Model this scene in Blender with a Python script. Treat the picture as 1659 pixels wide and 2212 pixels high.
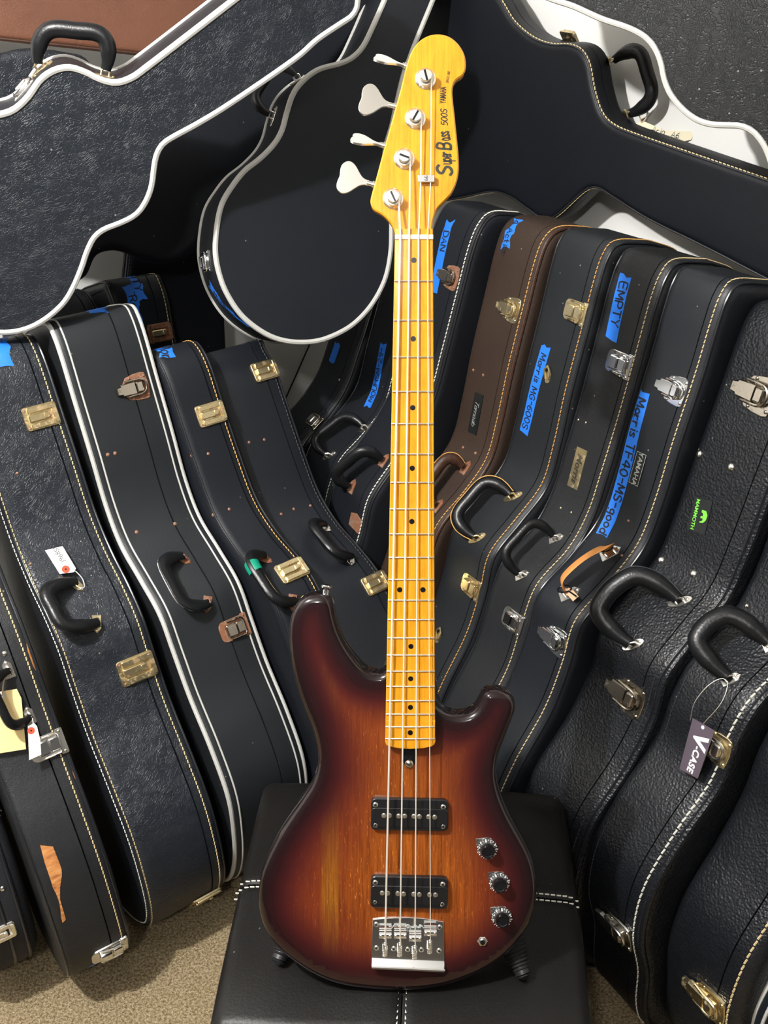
import bpy, bmesh, math, random
import numpy as np
from mathutils import Matrix, Vector
from mathutils.geometry import delaunay_2d_cdt
random.seed(7)
rng = np.random.default_rng(7)
for o in list(bpy.data.objects):
    bpy.data.objects.remove(o)
SC = bpy.context.scene
COL = SC.collection
R = math.radians

# ------------------------------------------------------------------ camera
FPX, CX, CY, PITCH, CAMH = 2236.0, 829.5, 1106.0, R(29.2), 1.62
cam_d = bpy.data.cameras.new('camera')
cam_d.sensor_fit = 'VERTICAL'
cam_d.sensor_height = 36.0
cam_d.lens = FPX / 2212.0 * 36.0
cam_d.clip_start = 0.02
cam = bpy.data.objects.new('camera', cam_d)
COL.objects.link(cam)
cam.location = (0, 0, CAMH)
cam.rotation_euler = (R(90) - PITCH, 0, 0)
SC.camera = cam

# ------------------------------------------------------------------ world, lights, exposure
SC.view_settings.view_transform = 'Standard'
SC.view_settings.look = 'None'
SC.view_settings.gamma = 1.0
SC.view_settings.use_curve_mapping = False
SC.view_settings.exposure = 0.0
wd = bpy.data.worlds.new('world')
SC.world = wd
wd.use_nodes = True
wd.node_tree.nodes['Background'].inputs[0].default_value = (0.85, 0.92, 1.0, 1)
wd.node_tree.nodes['Background'].inputs[1].default_value = 0.03


def lamp(name, loc, watts, radius, col):
    d = bpy.data.lights.new(name, 'POINT')
    d.energy = watts
    d.shadow_soft_size = radius
    d.color = col
    o = bpy.data.objects.new(name, d)
    o.location = loc
    COL.objects.link(o)
    return o


lamp('ceiling_bulb', (-0.88, 0.47, 2.30), 195, 0.03, (1.0, 0.98, 0.95))
lamp('room_bulb', (-0.25, -0.75, 2.30), 48, 0.06, (1.0, 0.97, 0.93))

# ------------------------------------------------------------------ pixel helpers (photo frame 1659 x 2212)
SP, CP = math.sin(PITCH), math.cos(PITCH)
CAM = np.array([0, 0, CAMH])


def ray(px, py):
    """direction with unit depth along the optical axis"""
    v = (py - CY) / FPX
    return np.array([(px - CX) / FPX, CP - v * SP, -(SP + v * CP)])


def at(px, py, z):
    return CAM + ray(px, py) * z


def on_plane(px, py, P, n):
    d = ray(px, py)
    return CAM + d * (np.dot(np.asarray(P) - CAM, n) / np.dot(d, n))


def proj(P):
    P = np.asarray(P) - CAM
    d = P[..., 1] * CP - P[..., 2] * SP
    up = P[..., 1] * SP + P[..., 2] * CP
    return np.stack([CX + FPX * P[..., 0] / d, CY - FPX * up / d], -1)


# ------------------------------------------------------------------ materials
def nd(nt, t, x=0, y=0, **kw):
    n = nt.nodes.new(t)
    for k, v in kw.items():
        setattr(n, k, v)
    return n


def pmat(name, col, rough=0.5, metal=0.0, spec=0.5, coat=0.0, coat_rough=0.05):
    m = bpy.data.materials.new(name)
    m.use_nodes = True
    b = m.node_tree.nodes['Principled BSDF']
    b.inputs['Base Color'].default_value = (*col, 1)
    b.inputs['Roughness'].default_value = rough
    b.inputs['Metallic'].default_value = metal
    b.inputs['Specular IOR Level'].default_value = spec
    b.inputs['Coat Weight'].default_value = coat
    b.inputs['Coat Roughness'].default_value = coat_rough
    return m


def coords(nt, scale=(1, 1, 1), kind='Object'):
    tc = nd(nt, 'ShaderNodeTexCoord')
    mp = nd(nt, 'ShaderNodeMapping')
    mp.inputs['Scale'].default_value = scale
    nt.links.new(tc.outputs[kind], mp.inputs[0])
    return mp.outputs[0]


def noise(nt, vec, scale, detail=4, rough=0.55):
    n = nd(nt, 'ShaderNodeTexNoise')
    n.inputs['Scale'].default_value = scale
    n.inputs['Detail'].default_value = detail
    n.inputs['Roughness'].default_value = rough
    nt.links.new(vec, n.inputs['Vector'])
    return n.outputs['Fac']


def ramp(nt, fac, stops, interp='LINEAR'):
    r = nd(nt, 'ShaderNodeValToRGB')
    r.color_ramp.interpolation = interp
    el = r.color_ramp.elements
    while len(el) < len(stops):
        el.new(0.5)
    for e, (p, c) in zip(el, stops):
        e.position = p
        e.color = (*c, 1) if len(c) == 3 else c
    nt.links.new(fac, r.inputs[0])
    return r.outputs[0]


def math_(nt, op, a, b=None):
    n = nd(nt, 'ShaderNodeMath', operation=op)
    for i, v in enumerate((a, b)):
        if v is None:
            continue
        if isinstance(v, (int, float)):
            n.inputs[i].default_value = v
        else:
            nt.links.new(v, n.inputs[i])
    return n.outputs[0]


def mixc(nt, fac, a, b, mode='MIX'):
    n = nd(nt, 'ShaderNodeMix', data_type='RGBA', blend_type=mode)
    for s, v in ((0, fac), (6, a), (7, b)):
        if isinstance(v, (int, float)):
            n.inputs[s].default_value = v
        elif isinstance(v, tuple):
            n.inputs[s].default_value = (*v, 1)
        else:
            nt.links.new(v, n.inputs[s])
    return n.outputs[2]


def bump(m, height, strength, dist):
    nt = m.node_tree
    b = nd(nt, 'ShaderNodeBump')
    b.inputs['Strength'].default_value = strength
    b.inputs['Distance'].default_value = dist
    nt.links.new(height, b.inputs['Height'])
    nt.links.new(b.outputs[0], nt.nodes['Principled BSDF'].inputs['Normal'])


def leather(name, col, rough, grain='smooth', wear=0.0, spec=0.36):
    m = pmat(name, col, rough, spec=spec)
    nt = m.node_tree
    v = coords(nt)
    big = noise(nt, v, 9, 3)
    c = ramp(nt, big, [(0.3, tuple(x * 0.88 for x in col)), (0.7, tuple(x * 1.14 for x in col))])
    if wear:
        sc = noise(nt, v, 60, 8, 0.7)
        f = ramp(nt, sc, [(0.68, (0, 0, 0)), (0.80, (wear,) * 3)])
        c = mixc(nt, f, c, tuple(min(1, x * 3 + 0.03) for x in col))
    vs = nd(nt, 'ShaderNodeTexVoronoi', feature='F1')          # sparse specks of dust and chips
    vs.inputs['Scale'].default_value = 26
    nt.links.new(v, vs.inputs['Vector'])
    c = mixc(nt, ramp(nt, vs.outputs['Distance'], [(0.030, (0.7, 0.7, 0.7)), (0.042, (0, 0, 0))]), c, (0.30, 0.29, 0.27))
    nt.links.new(c, nt.nodes['Principled BSDF'].inputs['Base Color'])
    if grain == 'pebble':
        vo = nd(nt, 'ShaderNodeTexVoronoi', feature='SMOOTH_F1')
        vo.inputs['Scale'].default_value = 290
        nt.links.new(v, vo.inputs['Vector'])
        h = math_(nt, 'ADD', vo.outputs['Distance'], math_(nt, 'MULTIPLY', noise(nt, v, 150, 3), 0.25))
        bump(m, h, 0.9, 0.0013)
    elif grain == 'crease':
        w = nd(nt, 'ShaderNodeMix', data_type='VECTOR')
        w.inputs[0].default_value = 0.06
        nn = nd(nt, 'ShaderNodeTexNoise')
        nn.inputs['Scale'].default_value = 26
        nt.links.new(v, nn.inputs['Vector'])
        nt.links.new(v, w.inputs[4])
        nt.links.new(nn.outputs['Color'], w.inputs[5])
        vo = nd(nt, 'ShaderNodeTexVoronoi', feature='DISTANCE_TO_EDGE')
        vo.inputs['Scale'].default_value = 230
        nt.links.new(w.outputs[1], vo.inputs['Vector'])
        e = ramp(nt, vo.outputs['Distance'], [(0.0, (0, 0, 0)), (0.12, (1, 1, 1))])
        h = math_(nt, 'ADD', e, math_(nt, 'MULTIPLY', noise(nt, v, 60, 5), 1.1))
        bump(m, h, 0.42, 0.0011)
    elif grain == 'fine':
        h = math_(nt, 'ADD', noise(nt, v, 420, 3), math_(nt, 'MULTIPLY', noise(nt, v, 60, 5), 1.2))
        bump(m, h, 0.5, 0.0012)
    else:
        h = math_(nt, 'ADD', noise(nt, v, 300, 2), math_(nt, 'MULTIPLY', noise(nt, v, 35, 5), 1.5))
        bump(m, h, 0.3, 0.0009)
    return m


def metal(name, col, rough, dirt=None, amount=0.5, scale=90):
    m = pmat(name, col, rough, 1.0)
    if dirt:
        nt = m.node_tree
        b = nt.nodes['Principled BSDF']
        v = coords(nt)
        f = ramp(nt, noise(nt, v, scale, 8, 0.7), [(0.62 - amount * 0.35, (0, 0, 0)), (0.72 - amount * 0.2, (1, 1, 1))])
        nt.links.new(mixc(nt, f, col, dirt), b.inputs['Base Color'])
        nt.links.new(math_(nt, 'SUBTRACT', 1.0, math_(nt, 'MULTIPLY', f, 0.75)), b.inputs['Metallic'])
        nt.links.new(math_(nt, 'ADD', math_(nt, 'MULTIPLY', f, 0.35), rough), b.inputs['Roughness'])
        bump(m, noise(nt, v, scale * 3, 4), 0.2, 0.0004)
    return m


BK = (0.0075, 0.0092, 0.0128)
M = {}
M['smooth'] = leather('black_smooth_vinyl', BK, 0.46, 'smooth', 0.25)
M['smoothgrey'] = leather('grey_black_vinyl', (0.0105, 0.0125, 0.015), 0.52, 'smooth', 0.5)
M['matte'] = leather('black_matte_vinyl', (0.0052, 0.0068, 0.0105), 0.55, 'smooth', 0.2, 0.3)
M['deep'] = leather('blue_black_vinyl', (0.0028, 0.0038, 0.0065), 0.5, 'smooth', 0.2, 0.28)
M['crease'] = leather('black_creased_leatherette', (0.0115, 0.0145, 0.020), 0.42, 'crease', 0.06)
M['creasedark'] = leather('dark_creased_leatherette', (0.0095, 0.0105, 0.0115), 0.46, 'crease', 0.3, 0.32)
M['fine'] = leather('black_grained_leatherette', (0.0115, 0.0125, 0.0145), 0.5, 'fine', 0.4)
M['pebble'] = leather('black_pebbled_tolex', (0.0065, 0.0075, 0.010), 0.38, 'pebble', 0.1)
M['brown'] = leather('dark_brown_tolex', (0.030, 0.0175, 0.0115), 0.62, 'fine', 0.2)
M['brownwelt'] = leather('brown_welt', (0.045, 0.020, 0.012), 0.4, 'fine')
M['tan'] = leather('red_brown_leatherette', (0.125, 0.052, 0.030), 0.5, 'fine')
M['bag'] = leather('black_nylon', (0.012, 0.013, 0.017), 0.7, 'fine')
M['ottoman'] = leather('espresso_faux_leather', (0.0050, 0.0044, 0.0042), 0.40, 'smooth', 0.15, 0.22)
M['welt'] = pmat('black_welt', (0.012, 0.013, 0.016), 0.3)
M['dark'] = pmat('dark_gap', (0.004, 0.004, 0.005), 0.8)
M['piping'] = pmat('white_vinyl_piping', (0.50, 0.50, 0.475), 0.35)
M['stitch_y'] = pmat('cream_thread', (0.66, 0.52, 0.28), 0.8)
M['stitch_w'] = pmat('white_thread', (0.70, 0.69, 0.60), 0.8)
M['stitch_o'] = pmat('orange_thread', (0.62, 0.33, 0.09), 0.8)
M['stitch_k'] = pmat('black_thread', (0.02, 0.021, 0.025), 0.7)
M['grip'] = pmat('black_handle_plastic', (0.006, 0.0065, 0.0075), 0.33, spec=0.32)
bump(M['grip'], noise(M['grip'].node_tree, coords(M['grip'].node_tree), 260, 3), 0.35, 0.001)
M['brass'] = metal('aged_brass', (0.78, 0.67, 0.42), 0.28, (0.30, 0.20, 0.08), 0.25)
M['brassrust'] = metal('rusty_brass', (0.74, 0.62, 0.36), 0.33, (0.30, 0.15, 0.06), 0.22)
M['rust'] = metal('rusted_metal', (0.45, 0.36, 0.28), 0.5, (0.24, 0.10, 0.05), 1.0)
M['darkmetal'] = metal('dark_nickel', (0.42, 0.38, 0.32), 0.22, (0.16, 0.12, 0.09), 0.12)
M['chrome'] = metal('chrome', (0.88, 0.89, 0.90), 0.12)
M['nickel'] = metal('nickel', (0.80, 0.78, 0.73), 0.27)
M['steel'] = metal('steel_string', (0.90, 0.86, 0.78), 0.42)
M['steel'].node_tree.nodes['Principled BSDF'].inputs['Metallic'].default_value = 0.6
M['wood'] = pmat('bare_plywood', (0.42, 0.17, 0.05), 0.7)
_nt = M['wood'].node_tree
_v = coords(_nt, (14, 240, 60))
_nt.links.new(ramp(_nt, noise(_nt, _v, 3, 6), [(0.3, (0.22, 0.06, 0.02)), (0.5, (0.48, 0.19, 0.05)), (0.75, (0.62, 0.33, 0.12))]),
              _nt.nodes['Principled BSDF'].inputs['Base Color'])
M['tape'] = pmat('blue_painters_tape', (0.012, 0.17, 0.72), 0.6)
bump(M['tape'], noise(M['tape'].node_tree, coords(M['tape'].node_tree, (60, 400, 400)), 2, 4), 0.3, 0.0006)
M['tapelight'] = pmat('pale_blue_tape', (0.20, 0.36, 0.75), 0.6)
M['tapegreen'] = pmat('green_tape', (0.0, 0.23, 0.14), 0.45)
M['ink'] = pmat('black_marker_ink', (0.006, 0.006, 0.014), 0.7)
M['paper'] = pmat('white_tag_paper', (0.80, 0.79, 0.77), 0.8)
M['manila'] = pmat('manila_paper', (0.80, 0.62, 0.30), 0.8)
M['cream'] = pmat('cream_tag_paper', (0.74, 0.68, 0.50), 0.8)
M['redring'] = pmat('red_reinforcement', (0.62, 0.07, 0.03), 0.7)
M['string'] = pmat('natural_string', (0.62, 0.48, 0.30), 0.9)
M['whitestring'] = pmat('white_string', (0.75, 0.74, 0.70), 0.7)
M['strap'] = pmat('orange_tan_leather', (0.62, 0.26, 0.07), 0.6)
M['strapin'] = pmat('pale_leather_back', (0.66, 0.42, 0.26), 0.8)
M['green'] = pmat('lime_print', (0.16, 0.62, 0.05), 0.6)
M['white'] = pmat('white_print', (0.8, 0.8, 0.8), 0.6)
M['plateblack'] = pmat('black_badge', (0.008, 0.010, 0.010), 0.35)
M['badgeline'] = pmat('grey_badge_print', (0.36, 0.38, 0.36), 0.5)
M['purple'] = pmat('purple_grey_card', (0.085, 0.065, 0.085), 0.5)

# room surfaces
M['wall'] = pmat('white_wall_paint', (0.80, 0.80, 0.775), 0.75)
_nt = M['wall'].node_tree
_v = coords(_nt)
_nt.links.new(ramp(_nt, noise(_nt, _v, 3.5, 6), [(0.3, (0.77, 0.77, 0.74)), (0.7, (0.82, 0.82, 0.80))]),
              _nt.nodes['Principled BSDF'].inputs['Base Color'])
bump(M['wall'], noise(_nt, _v, 220, 3), 0.12, 0.001)
M['ceiling'] = pmat('ceiling_paint', (0.62, 0.61, 0.60), 0.85)
M['farwall'] = pmat('taupe_wall_paint', (0.05, 0.048, 0.047), 0.8)
M['carpet'] = pmat('beige_carpet', (0.45, 0.35, 0.22), 0.95, spec=0.1)
_nt = M['carpet'].node_tree
_v = coords(_nt)
_n1 = noise(_nt, _v, 210, 5, 0.7)
_n2 = noise(_nt, _v, 26, 4)
_c = ramp(_nt, _n1, [(0.38, (0.22, 0.14, 0.06)), (0.49, (0.60, 0.45, 0.25)), (0.61, (0.95, 0.82, 0.56))])
_c = mixc(_nt, 0.25, _c, ramp(_nt, _n2, [(0.3, (0.46, 0.34, 0.18)), (0.7, (0.70, 0.57, 0.36))]))
_nt.links.new(_c, _nt.nodes['Principled BSDF'].inputs['Base Color'])
bump(M['carpet'], math_(_nt, 'ADD', _n1, math_(_nt, 'MULTIPLY', noise(_nt, _v, 500, 2), 0.5)), 1.0, 0.012)


# ------------------------------------------------------------------ mesh helpers
class MB:
    def __init__(self):
        self.v, self.f = [], []

    def add(self, v, f):
        b = len(self.v)
        self.v += [tuple(map(float, p)) for p in v]
        self.f += [tuple(i + b for i in q) for q in f]
        return self

    def mesh(self, name, mat, sharp=35):
        me = bpy.data.meshes.new(name)
        me.from_pydata(self.v, [], self.f)
        me.materials.append(mat)
        me.update()
        if sharp:
            me.polygons.foreach_set('use_smooth', [True] * len(me.polygons))
            me.set_sharp_from_angle(angle=R(sharp))
        return me

    def obj(self, name, mat, parent=None, mtx=None, sharp=35):
        return put(name, self.mesh(name, mat, sharp), parent, mtx)


def put(name, me, parent=None, mtx=None):
    o = bpy.data.objects.new(name, me)
    COL.objects.link(o)
    if parent is not None:
        o.parent = parent
    if mtx is not None:
        o.matrix_local = mtx
    return o


def tag(o, label=None, cat=None, group=None, kind=None):
    for k, v in (('label', label), ('category', cat), ('group', group), ('kind', kind)):
        if v:
            o[k] = v
    return o


def empty(name, mtx):
    o = bpy.data.objects.new(name, None)
    o.empty_display_size = 0.05
    COL.objects.link(o)
    o.matrix_world = mtx
    return o


def M4(X, Y, Z, P):
    m = Matrix.Identity(4)
    for i in range(3):
        m[i][0], m[i][1], m[i][2], m[i][3] = float(X[i]), float(Y[i]), float(Z[i]), float(P[i])
    return m


def unit(v):
    v = np.asarray(v, float)
    return v / (np.linalg.norm(v) + 1e-12)


def box(c, s):
    x, y, z = c
    a, b, d = [q / 2 for q in s]
    v = [(x + i * a, y + j * b, z + k * d) for i in (-1, 1) for j in (-1, 1) for k in (-1, 1)]
    return v, [(0, 1, 3, 2), (4, 6, 7, 5), (0, 4, 5, 1), (2, 3, 7, 6), (0, 2, 6, 4), (1, 5, 7, 3)]


def rrect(cx, cy, sx, sy, r, seg=4):
    out = []
    for qx, qy, a0 in ((1, 1, 0), (-1, 1, 90), (-1, -1, 180), (1, -1, 270)):
        for k in range(seg + 1):
            a = R(a0 + 90 * k / seg)
            out.append((cx + qx * (sx / 2 - r) + r * math.cos(a), cy + qy * (sy / 2 - r) + r * math.sin(a)))
    return out


def circle(cx, cy, r, n=16):
    return [(cx + r * math.cos(2 * math.pi * k / n), cy + r * math.sin(2 * math.pi * k / n)) for k in range(n)]


def offset2(P, d):
    """move a CCW closed polygon inward by d"""
    P = np.asarray(P, float)
    t = np.roll(P, -1, 0) - np.roll(P, 1, 0)
    t /= np.linalg.norm(t, axis=1)[:, None] + 1e-12
    n = np.stack([t[:, 1], -t[:, 0]], 1)
    return P - n * d


def area2(P):
    P = np.asarray(P, float)
    Q = np.roll(P, -1, 0)
    return 0.5 * (P[:, 0] * Q[:, 1] - Q[:, 0] * P[:, 1]).sum()


def prism(poly, z0, z1, ch=0.0):
    """closed polygon in xy extruded z0..z1 with a chamfered top"""
    P = np.asarray(poly, float)
    if area2(P) < 0:
        P = P[::-1]
    rows = [(P, z0), (P, z1 - ch)] + ([(offset2(P, ch), z1)] if ch else [])
    n = len(P)
    v = [(p[0], p[1], z) for Q, z in rows for p in Q]
    f = [tuple(range(n - 1, -1, -1))]
    for k in range(len(rows) - 1):
        for i in range(n):
            j = (i + 1) % n
            f.append((k * n + i, k * n + j, (k + 1) * n + j, (k + 1) * n + i))
    f.append(tuple(range((len(rows) - 1) * n, len(rows) * n)))
    return v, f


def tube(path, r, seg=10, closed=False, flat=1.0, up=None, caps=True):
    """swept tube; r is one radius or one per point; flat squashes along `up`"""
    P = np.asarray(path, float)
    n = len(P)
    rr = np.full(n, r) if np.isscalar(r) else np.asarray(r, float)
    T = np.roll(P, -1, 0) - np.roll(P, 1, 0) if closed else np.gradient(P, axis=0)
    T /= np.linalg.norm(T, axis=1)[:, None] + 1e-12
    ref = np.asarray(up if up is not None else ((0, 0, 1) if abs(T[0][2]) < 0.8 else (1, 0, 0)), float)
    v, f = [], []
    for i in range(n):
        b = ref - np.dot(ref, T[i]) * T[i]
        b = unit(b)
        if up is None:
            ref = b
        a = np.cross(T[i], b)
        for k in range(seg):
            an = 2 * math.pi * k / seg
            v.append(P[i] + rr[i] * (math.cos(an) * a + flat * math.sin(an) * b))
    for i in range(n if closed else n - 1):
        j = (i + 1) % n
        for k in range(seg):
            l = (k + 1) % seg
            f.append((i * seg + k, i * seg + l, j * seg + l, j * seg + k))
    if not closed and caps:
        f.append(tuple(range(seg - 1, -1, -1)))
        f.append(tuple((n - 1) * seg + k for k in range(seg)))
    return v, f


def lathe(prof, seg=24):
    """profile [(radius, z)] spun about z"""
    v, f = [], []
    for r, z in prof:
        for k in range(seg):
            a = 2 * math.pi * k / seg
            v.append((r * math.cos(a), r * math.sin(a), z))
    for i in range(len(prof) - 1):
        for k in range(seg):
            l = (k + 1) % seg
            f.append((i * seg + k, i * seg + l, (i + 1) * seg + l, (i + 1) * seg + k))
    f.append(tuple(range(seg - 1, -1, -1)))
    f.append(tuple((len(prof) - 1) * seg + k for k in range(seg)))
    return v, f


def xf(vf, mtx):
    v, f = vf
    return [tuple(mtx @ Vector(p)) for p in v], f


def catmull(P, n=8, closed=False):
    P = np.asarray(P, float)
    if closed:
        Q = np.vstack([P[-1:], P, P[:2]])
    else:
        Q = np.vstack([2 * P[0] - P[1], P, 2 * P[-1] - P[-2]])
    out = []
    t = np.linspace(0, 1, n, endpoint=False)[:, None]
    for i in range(1, len(Q) - 2):
        a, b, c, d = Q[i - 1], Q[i], Q[i + 1], Q[i + 2]
        out.append(.5 * ((2 * b) + (-a + c) * t + (2 * a - 5 * b + 4 * c - d) * t ** 2 + (-a + 3 * b - 3 * c + d) * t ** 3))
    if not closed:
        out.append(Q[-2][None])
    return np.vstack(out)


def resample(P, step, closed=True):
    P = np.asarray(P, float)
    Q = np.vstack([P, P[:1]]) if closed else P
    d = np.r_[0, np.cumsum(np.linalg.norm(np.diff(Q, axis=0), axis=1))]
    n = max(8, int(round(d[-1] / step)))
    s = np.linspace(0, d[-1], n, endpoint=not closed)
    return np.stack([np.interp(s, d, Q[:, k]) for k in range(P.shape[1])], 1)


def cdt_fill(poly, step):
    """triangulate a closed 2D polygon with interior grid points"""
    P = np.asarray(poly, float)
    lo, hi = P.min(0), P.max(0)
    pts = [tuple(p) for p in P]
    A, Bq = P, np.roll(P, -1, 0)
    ab = Bq - A
    for x in np.arange(lo[0] + step / 2, hi[0], step):
        for y in np.arange(lo[1] + step / 2, hi[1], step):
            cr = ((A[:, 1] > y) != (Bq[:, 1] > y)) & (x < (Bq[:, 0] - A[:, 0]) * (y - A[:, 1]) / (Bq[:, 1] - A[:, 1] + 1e-15) + A[:, 0])
            if cr.sum() % 2 == 0:
                continue
            q = np.array([x, y])
            t = np.clip(((q - A) * ab).sum(1) / ((ab ** 2).sum(1) + 1e-15), 0, 1)
            if np.sqrt((((A + t[:, None] * ab) - q) ** 2).sum(1)).min() > step * 0.35:
                pts.append((x, y))
    n = len(P)
    r = delaunay_2d_cdt([Vector(p) for p in pts], [], [list(range(n))], 1, 1e-7)
    return np.array([tuple(p) for p in r[0]]), [tuple(q) for q in r[2]]


# ------------------------------------------------------------------ writing
G = {
    'A': [[(0, 0), (2, 6), (4, 0)], [(.7, 2), (3.3, 2)]], 'B': [[(0, 0), (0, 6), (2.5, 6), (3.4, 5), (2.5, 3.2), (0, 3.2)], [(2.5, 3.2), (3.8, 1.8), (2.8, 0), (0, 0)]],
    'C': [[(3.8, 5), (2.5, 6), (1, 5.4), (0, 3), (1, .6), (2.5, 0), (3.8, 1)]], 'D': [[(0, 0), (0, 6), (2, 6), (3.8, 4.5), (3.8, 1.5), (2, 0), (0, 0)]],
    'E': [[(3.6, 6), (0, 6), (0, 0), (3.6, 0)], [(0, 3.1), (3, 3.1)]], 'F': [[(3.6, 6), (0, 6), (0, 0)], [(0, 3.1), (3, 3.1)]],
    'G': [[(3.8, 5), (2.5, 6), (.8, 5.2), (0, 3), (.8, .7), (2.4, 0), (3.8, 1), (3.8, 2.8), (2.2, 2.8)]], 'H': [[(0, 0), (0, 6)], [(4, 0), (4, 6)], [(0, 3), (4, 3)]],
    'I': [[(1, 0), (1, 6)]], 'J': [[(3, 6), (3, 1.2), (2, 0), (.6, .4)]], 'M': [[(0, 0), (.4, 6), (2.3, 1.5), (4.2, 6), (4.6, 0)]], 'N': [[(0, 0), (0, 6), (3.8, 0), (3.8, 6)]],
    'O': [[(2, 6), (.6, 5), (0, 3), (.6, 1), (2, 0), (3.4, 1), (4, 3), (3.4, 5), (2, 6)]], 'P': [[(0, 0), (0, 6), (2.6, 6), (3.6, 4.6), (2.6, 3), (0, 3)]],
    'R': [[(0, 0), (0, 6), (2.6, 6), (3.6, 4.6), (2.6, 3), (0, 3)], [(1.8, 3), (3.8, 0)]], 'S': [[(3.6, 5.2), (2.2, 6), (.6, 5.4), (.4, 4), (2, 3.1), (3.5, 2.2), (3.4, .7), (1.8, 0), (.2, .8)]],
    'T': [[(0, 6), (4, 6)], [(2, 6), (2, 0)]], 'U': [[(0, 6), (0, 1.6), (1, 0), (2.8, 0), (3.8, 1.6), (3.8, 6)]], 'W': [[(0, 6), (1, 0), (2.3, 4.5), (3.6, 0), (4.6, 6)]],
    'Y': [[(0, 6), (2, 3), (4, 6)], [(2, 3), (1.6, 0)]], 'V': [[(0, 6), (2, 0), (4, 6)]], 'K': [[(0, 0), (0, 6)], [(3.6, 6), (0, 2.6)], [(1.2, 3.6), (3.8, 0)]],
    '0': [[(2, 6), (.6, 5), (0, 3), (.6, 1), (2, 0), (3.2, 1), (3.8, 3), (3.2, 5), (2, 6)]], '1': [[(.4, 4.8), (1.6, 6), (1.6, 0)]],
    '2': [[(.2, 4.8), (1.4, 6), (3, 5.4), (3, 4), (0, 0), (3.8, 0)]], '4': [[(2.8, 0), (2.8, 6), (0, 2), (4, 2)]], '5': [[(3.4, 6), (.6, 6), (.4, 3.4), (2.4, 3.8), (3.6, 2.2), (2.6, .3), (.2, .4)]],
    '6': [[(3, 6), (.8, 4), (0, 2), (1, .2), (2.6, .2), (3.4, 1.8), (2.4, 3.2), (.4, 2.4)]], '8': [[(1.9, 3.2), (.5, 4.6), (1.9, 6), (3.3, 4.6), (1.9, 3.2), (.1, 1.6), (1.9, 0), (3.7, 1.6), (1.9, 3.2)]],
    '9': [[(3.4, 4), (2, 3), (.4, 4), (.8, 5.6), (2.4, 6), (3.4, 5), (3.2, 2), (2, 0)]], '-': [[(.4, 3), (3, 3)]], '~': [[(0, 3), (1, 3.8), (2, 3), (3, 4.5)]],
    'a': [[(3, 3), (1.5, 3.8), (.2, 2.4), (.4, .6), (1.6, 0), (2.9, 1.2), (3, 3.4), (3, .6), (3.8, 0)]], 'c': [[(2.8, 3), (1.5, 3.6), (.2, 2), (.8, .2), (2.8, .6)]],
    'd': [[(3, 2.6), (1.6, 3.6), (.2, 2), (.8, .2), (2.2, .2), (3, 1.6)], [(3, 6), (3, 0)]], 'e': [[(.3, 1.8), (3, 2), (2.4, 3.6), (1, 3.4), (.2, 1.8), (1, .1), (2.9, .5)]],
    'g': [[(3, 3), (1.6, 3.8), (.2, 2.4), (1, .8), (2.4, 1), (3, 2.4)], [(3, 3.6), (3, -1.2), (1.8, -2), (.4, -1.2)]], 'i': [[(1, 3.4), (1, 0)], [(1, 4.8), (1, 5.2)]],
    'k': [[(0, 6), (0, 0)], [(2.6, 3.6), (0, 1.4)], [(1, 2.2), (2.8, 0)]], '3': [[(.2, 5.2), (1.6, 6), (3, 5), (1.6, 3.2), (3.4, 1.6), (1.8, 0), (.1, .7)]], '7': [[(0, 6), (3.6, 6), (1.4, 0)]],
    'l': [[(1, 6), (1, 0)]], 'm': [[(0, 0), (0, 3.6)], [(0, 2.6), (1.2, 3.6), (2, 2.6), (2, 0)], [(2, 2.6), (3.2, 3.6), (4, 2.6), (4, 0)]],
    'n': [[(0, 0), (0, 3.6)], [(0, 2.4), (1.6, 3.6), (2.8, 2.6), (2.8, 0)]], 'o': [[(1.6, 3.6), (.3, 2.6), (.4, .7), (1.6, 0), (2.9, .9), (2.9, 2.7), (1.6, 3.6)]],
    'p': [[(0, 3.6), (0, -2)], [(0, 2.6), (1.6, 3.6), (3, 2.2), (2, .2), (0, .8)]], 'r': [[(0, 3.6), (0, 0)], [(0, 2), (1, 3.4), (2.4, 3.4)]],
    's': [[(2.6, 3.2), (1.2, 3.6), (.3, 2.8), (2.4, 1.2), (1.8, .1), (.1, .4)]], 't': [[(1.2, 5.4), (1.2, .6), (2.4, 0)], [(0, 3.6), (2.6, 3.6)]],
    'u': [[(0, 3.6), (0, 1), (1.2, 0), (2.8, 1), (2.8, 3.6)], [(2.8, 1), (3.2, 0)]], 'v': [[(0, 3.6), (1.4, 0), (2.8, 3.6)]],
    'y': [[(0, 3.6), (1.5, .4)], [(3, 3.6), (.6, -2)]], 'h': [[(0, 6), (0, 0)], [(0, 2.4), (1.6, 3.6), (2.8, 2.6), (2.8, 0)]],
}


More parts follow.
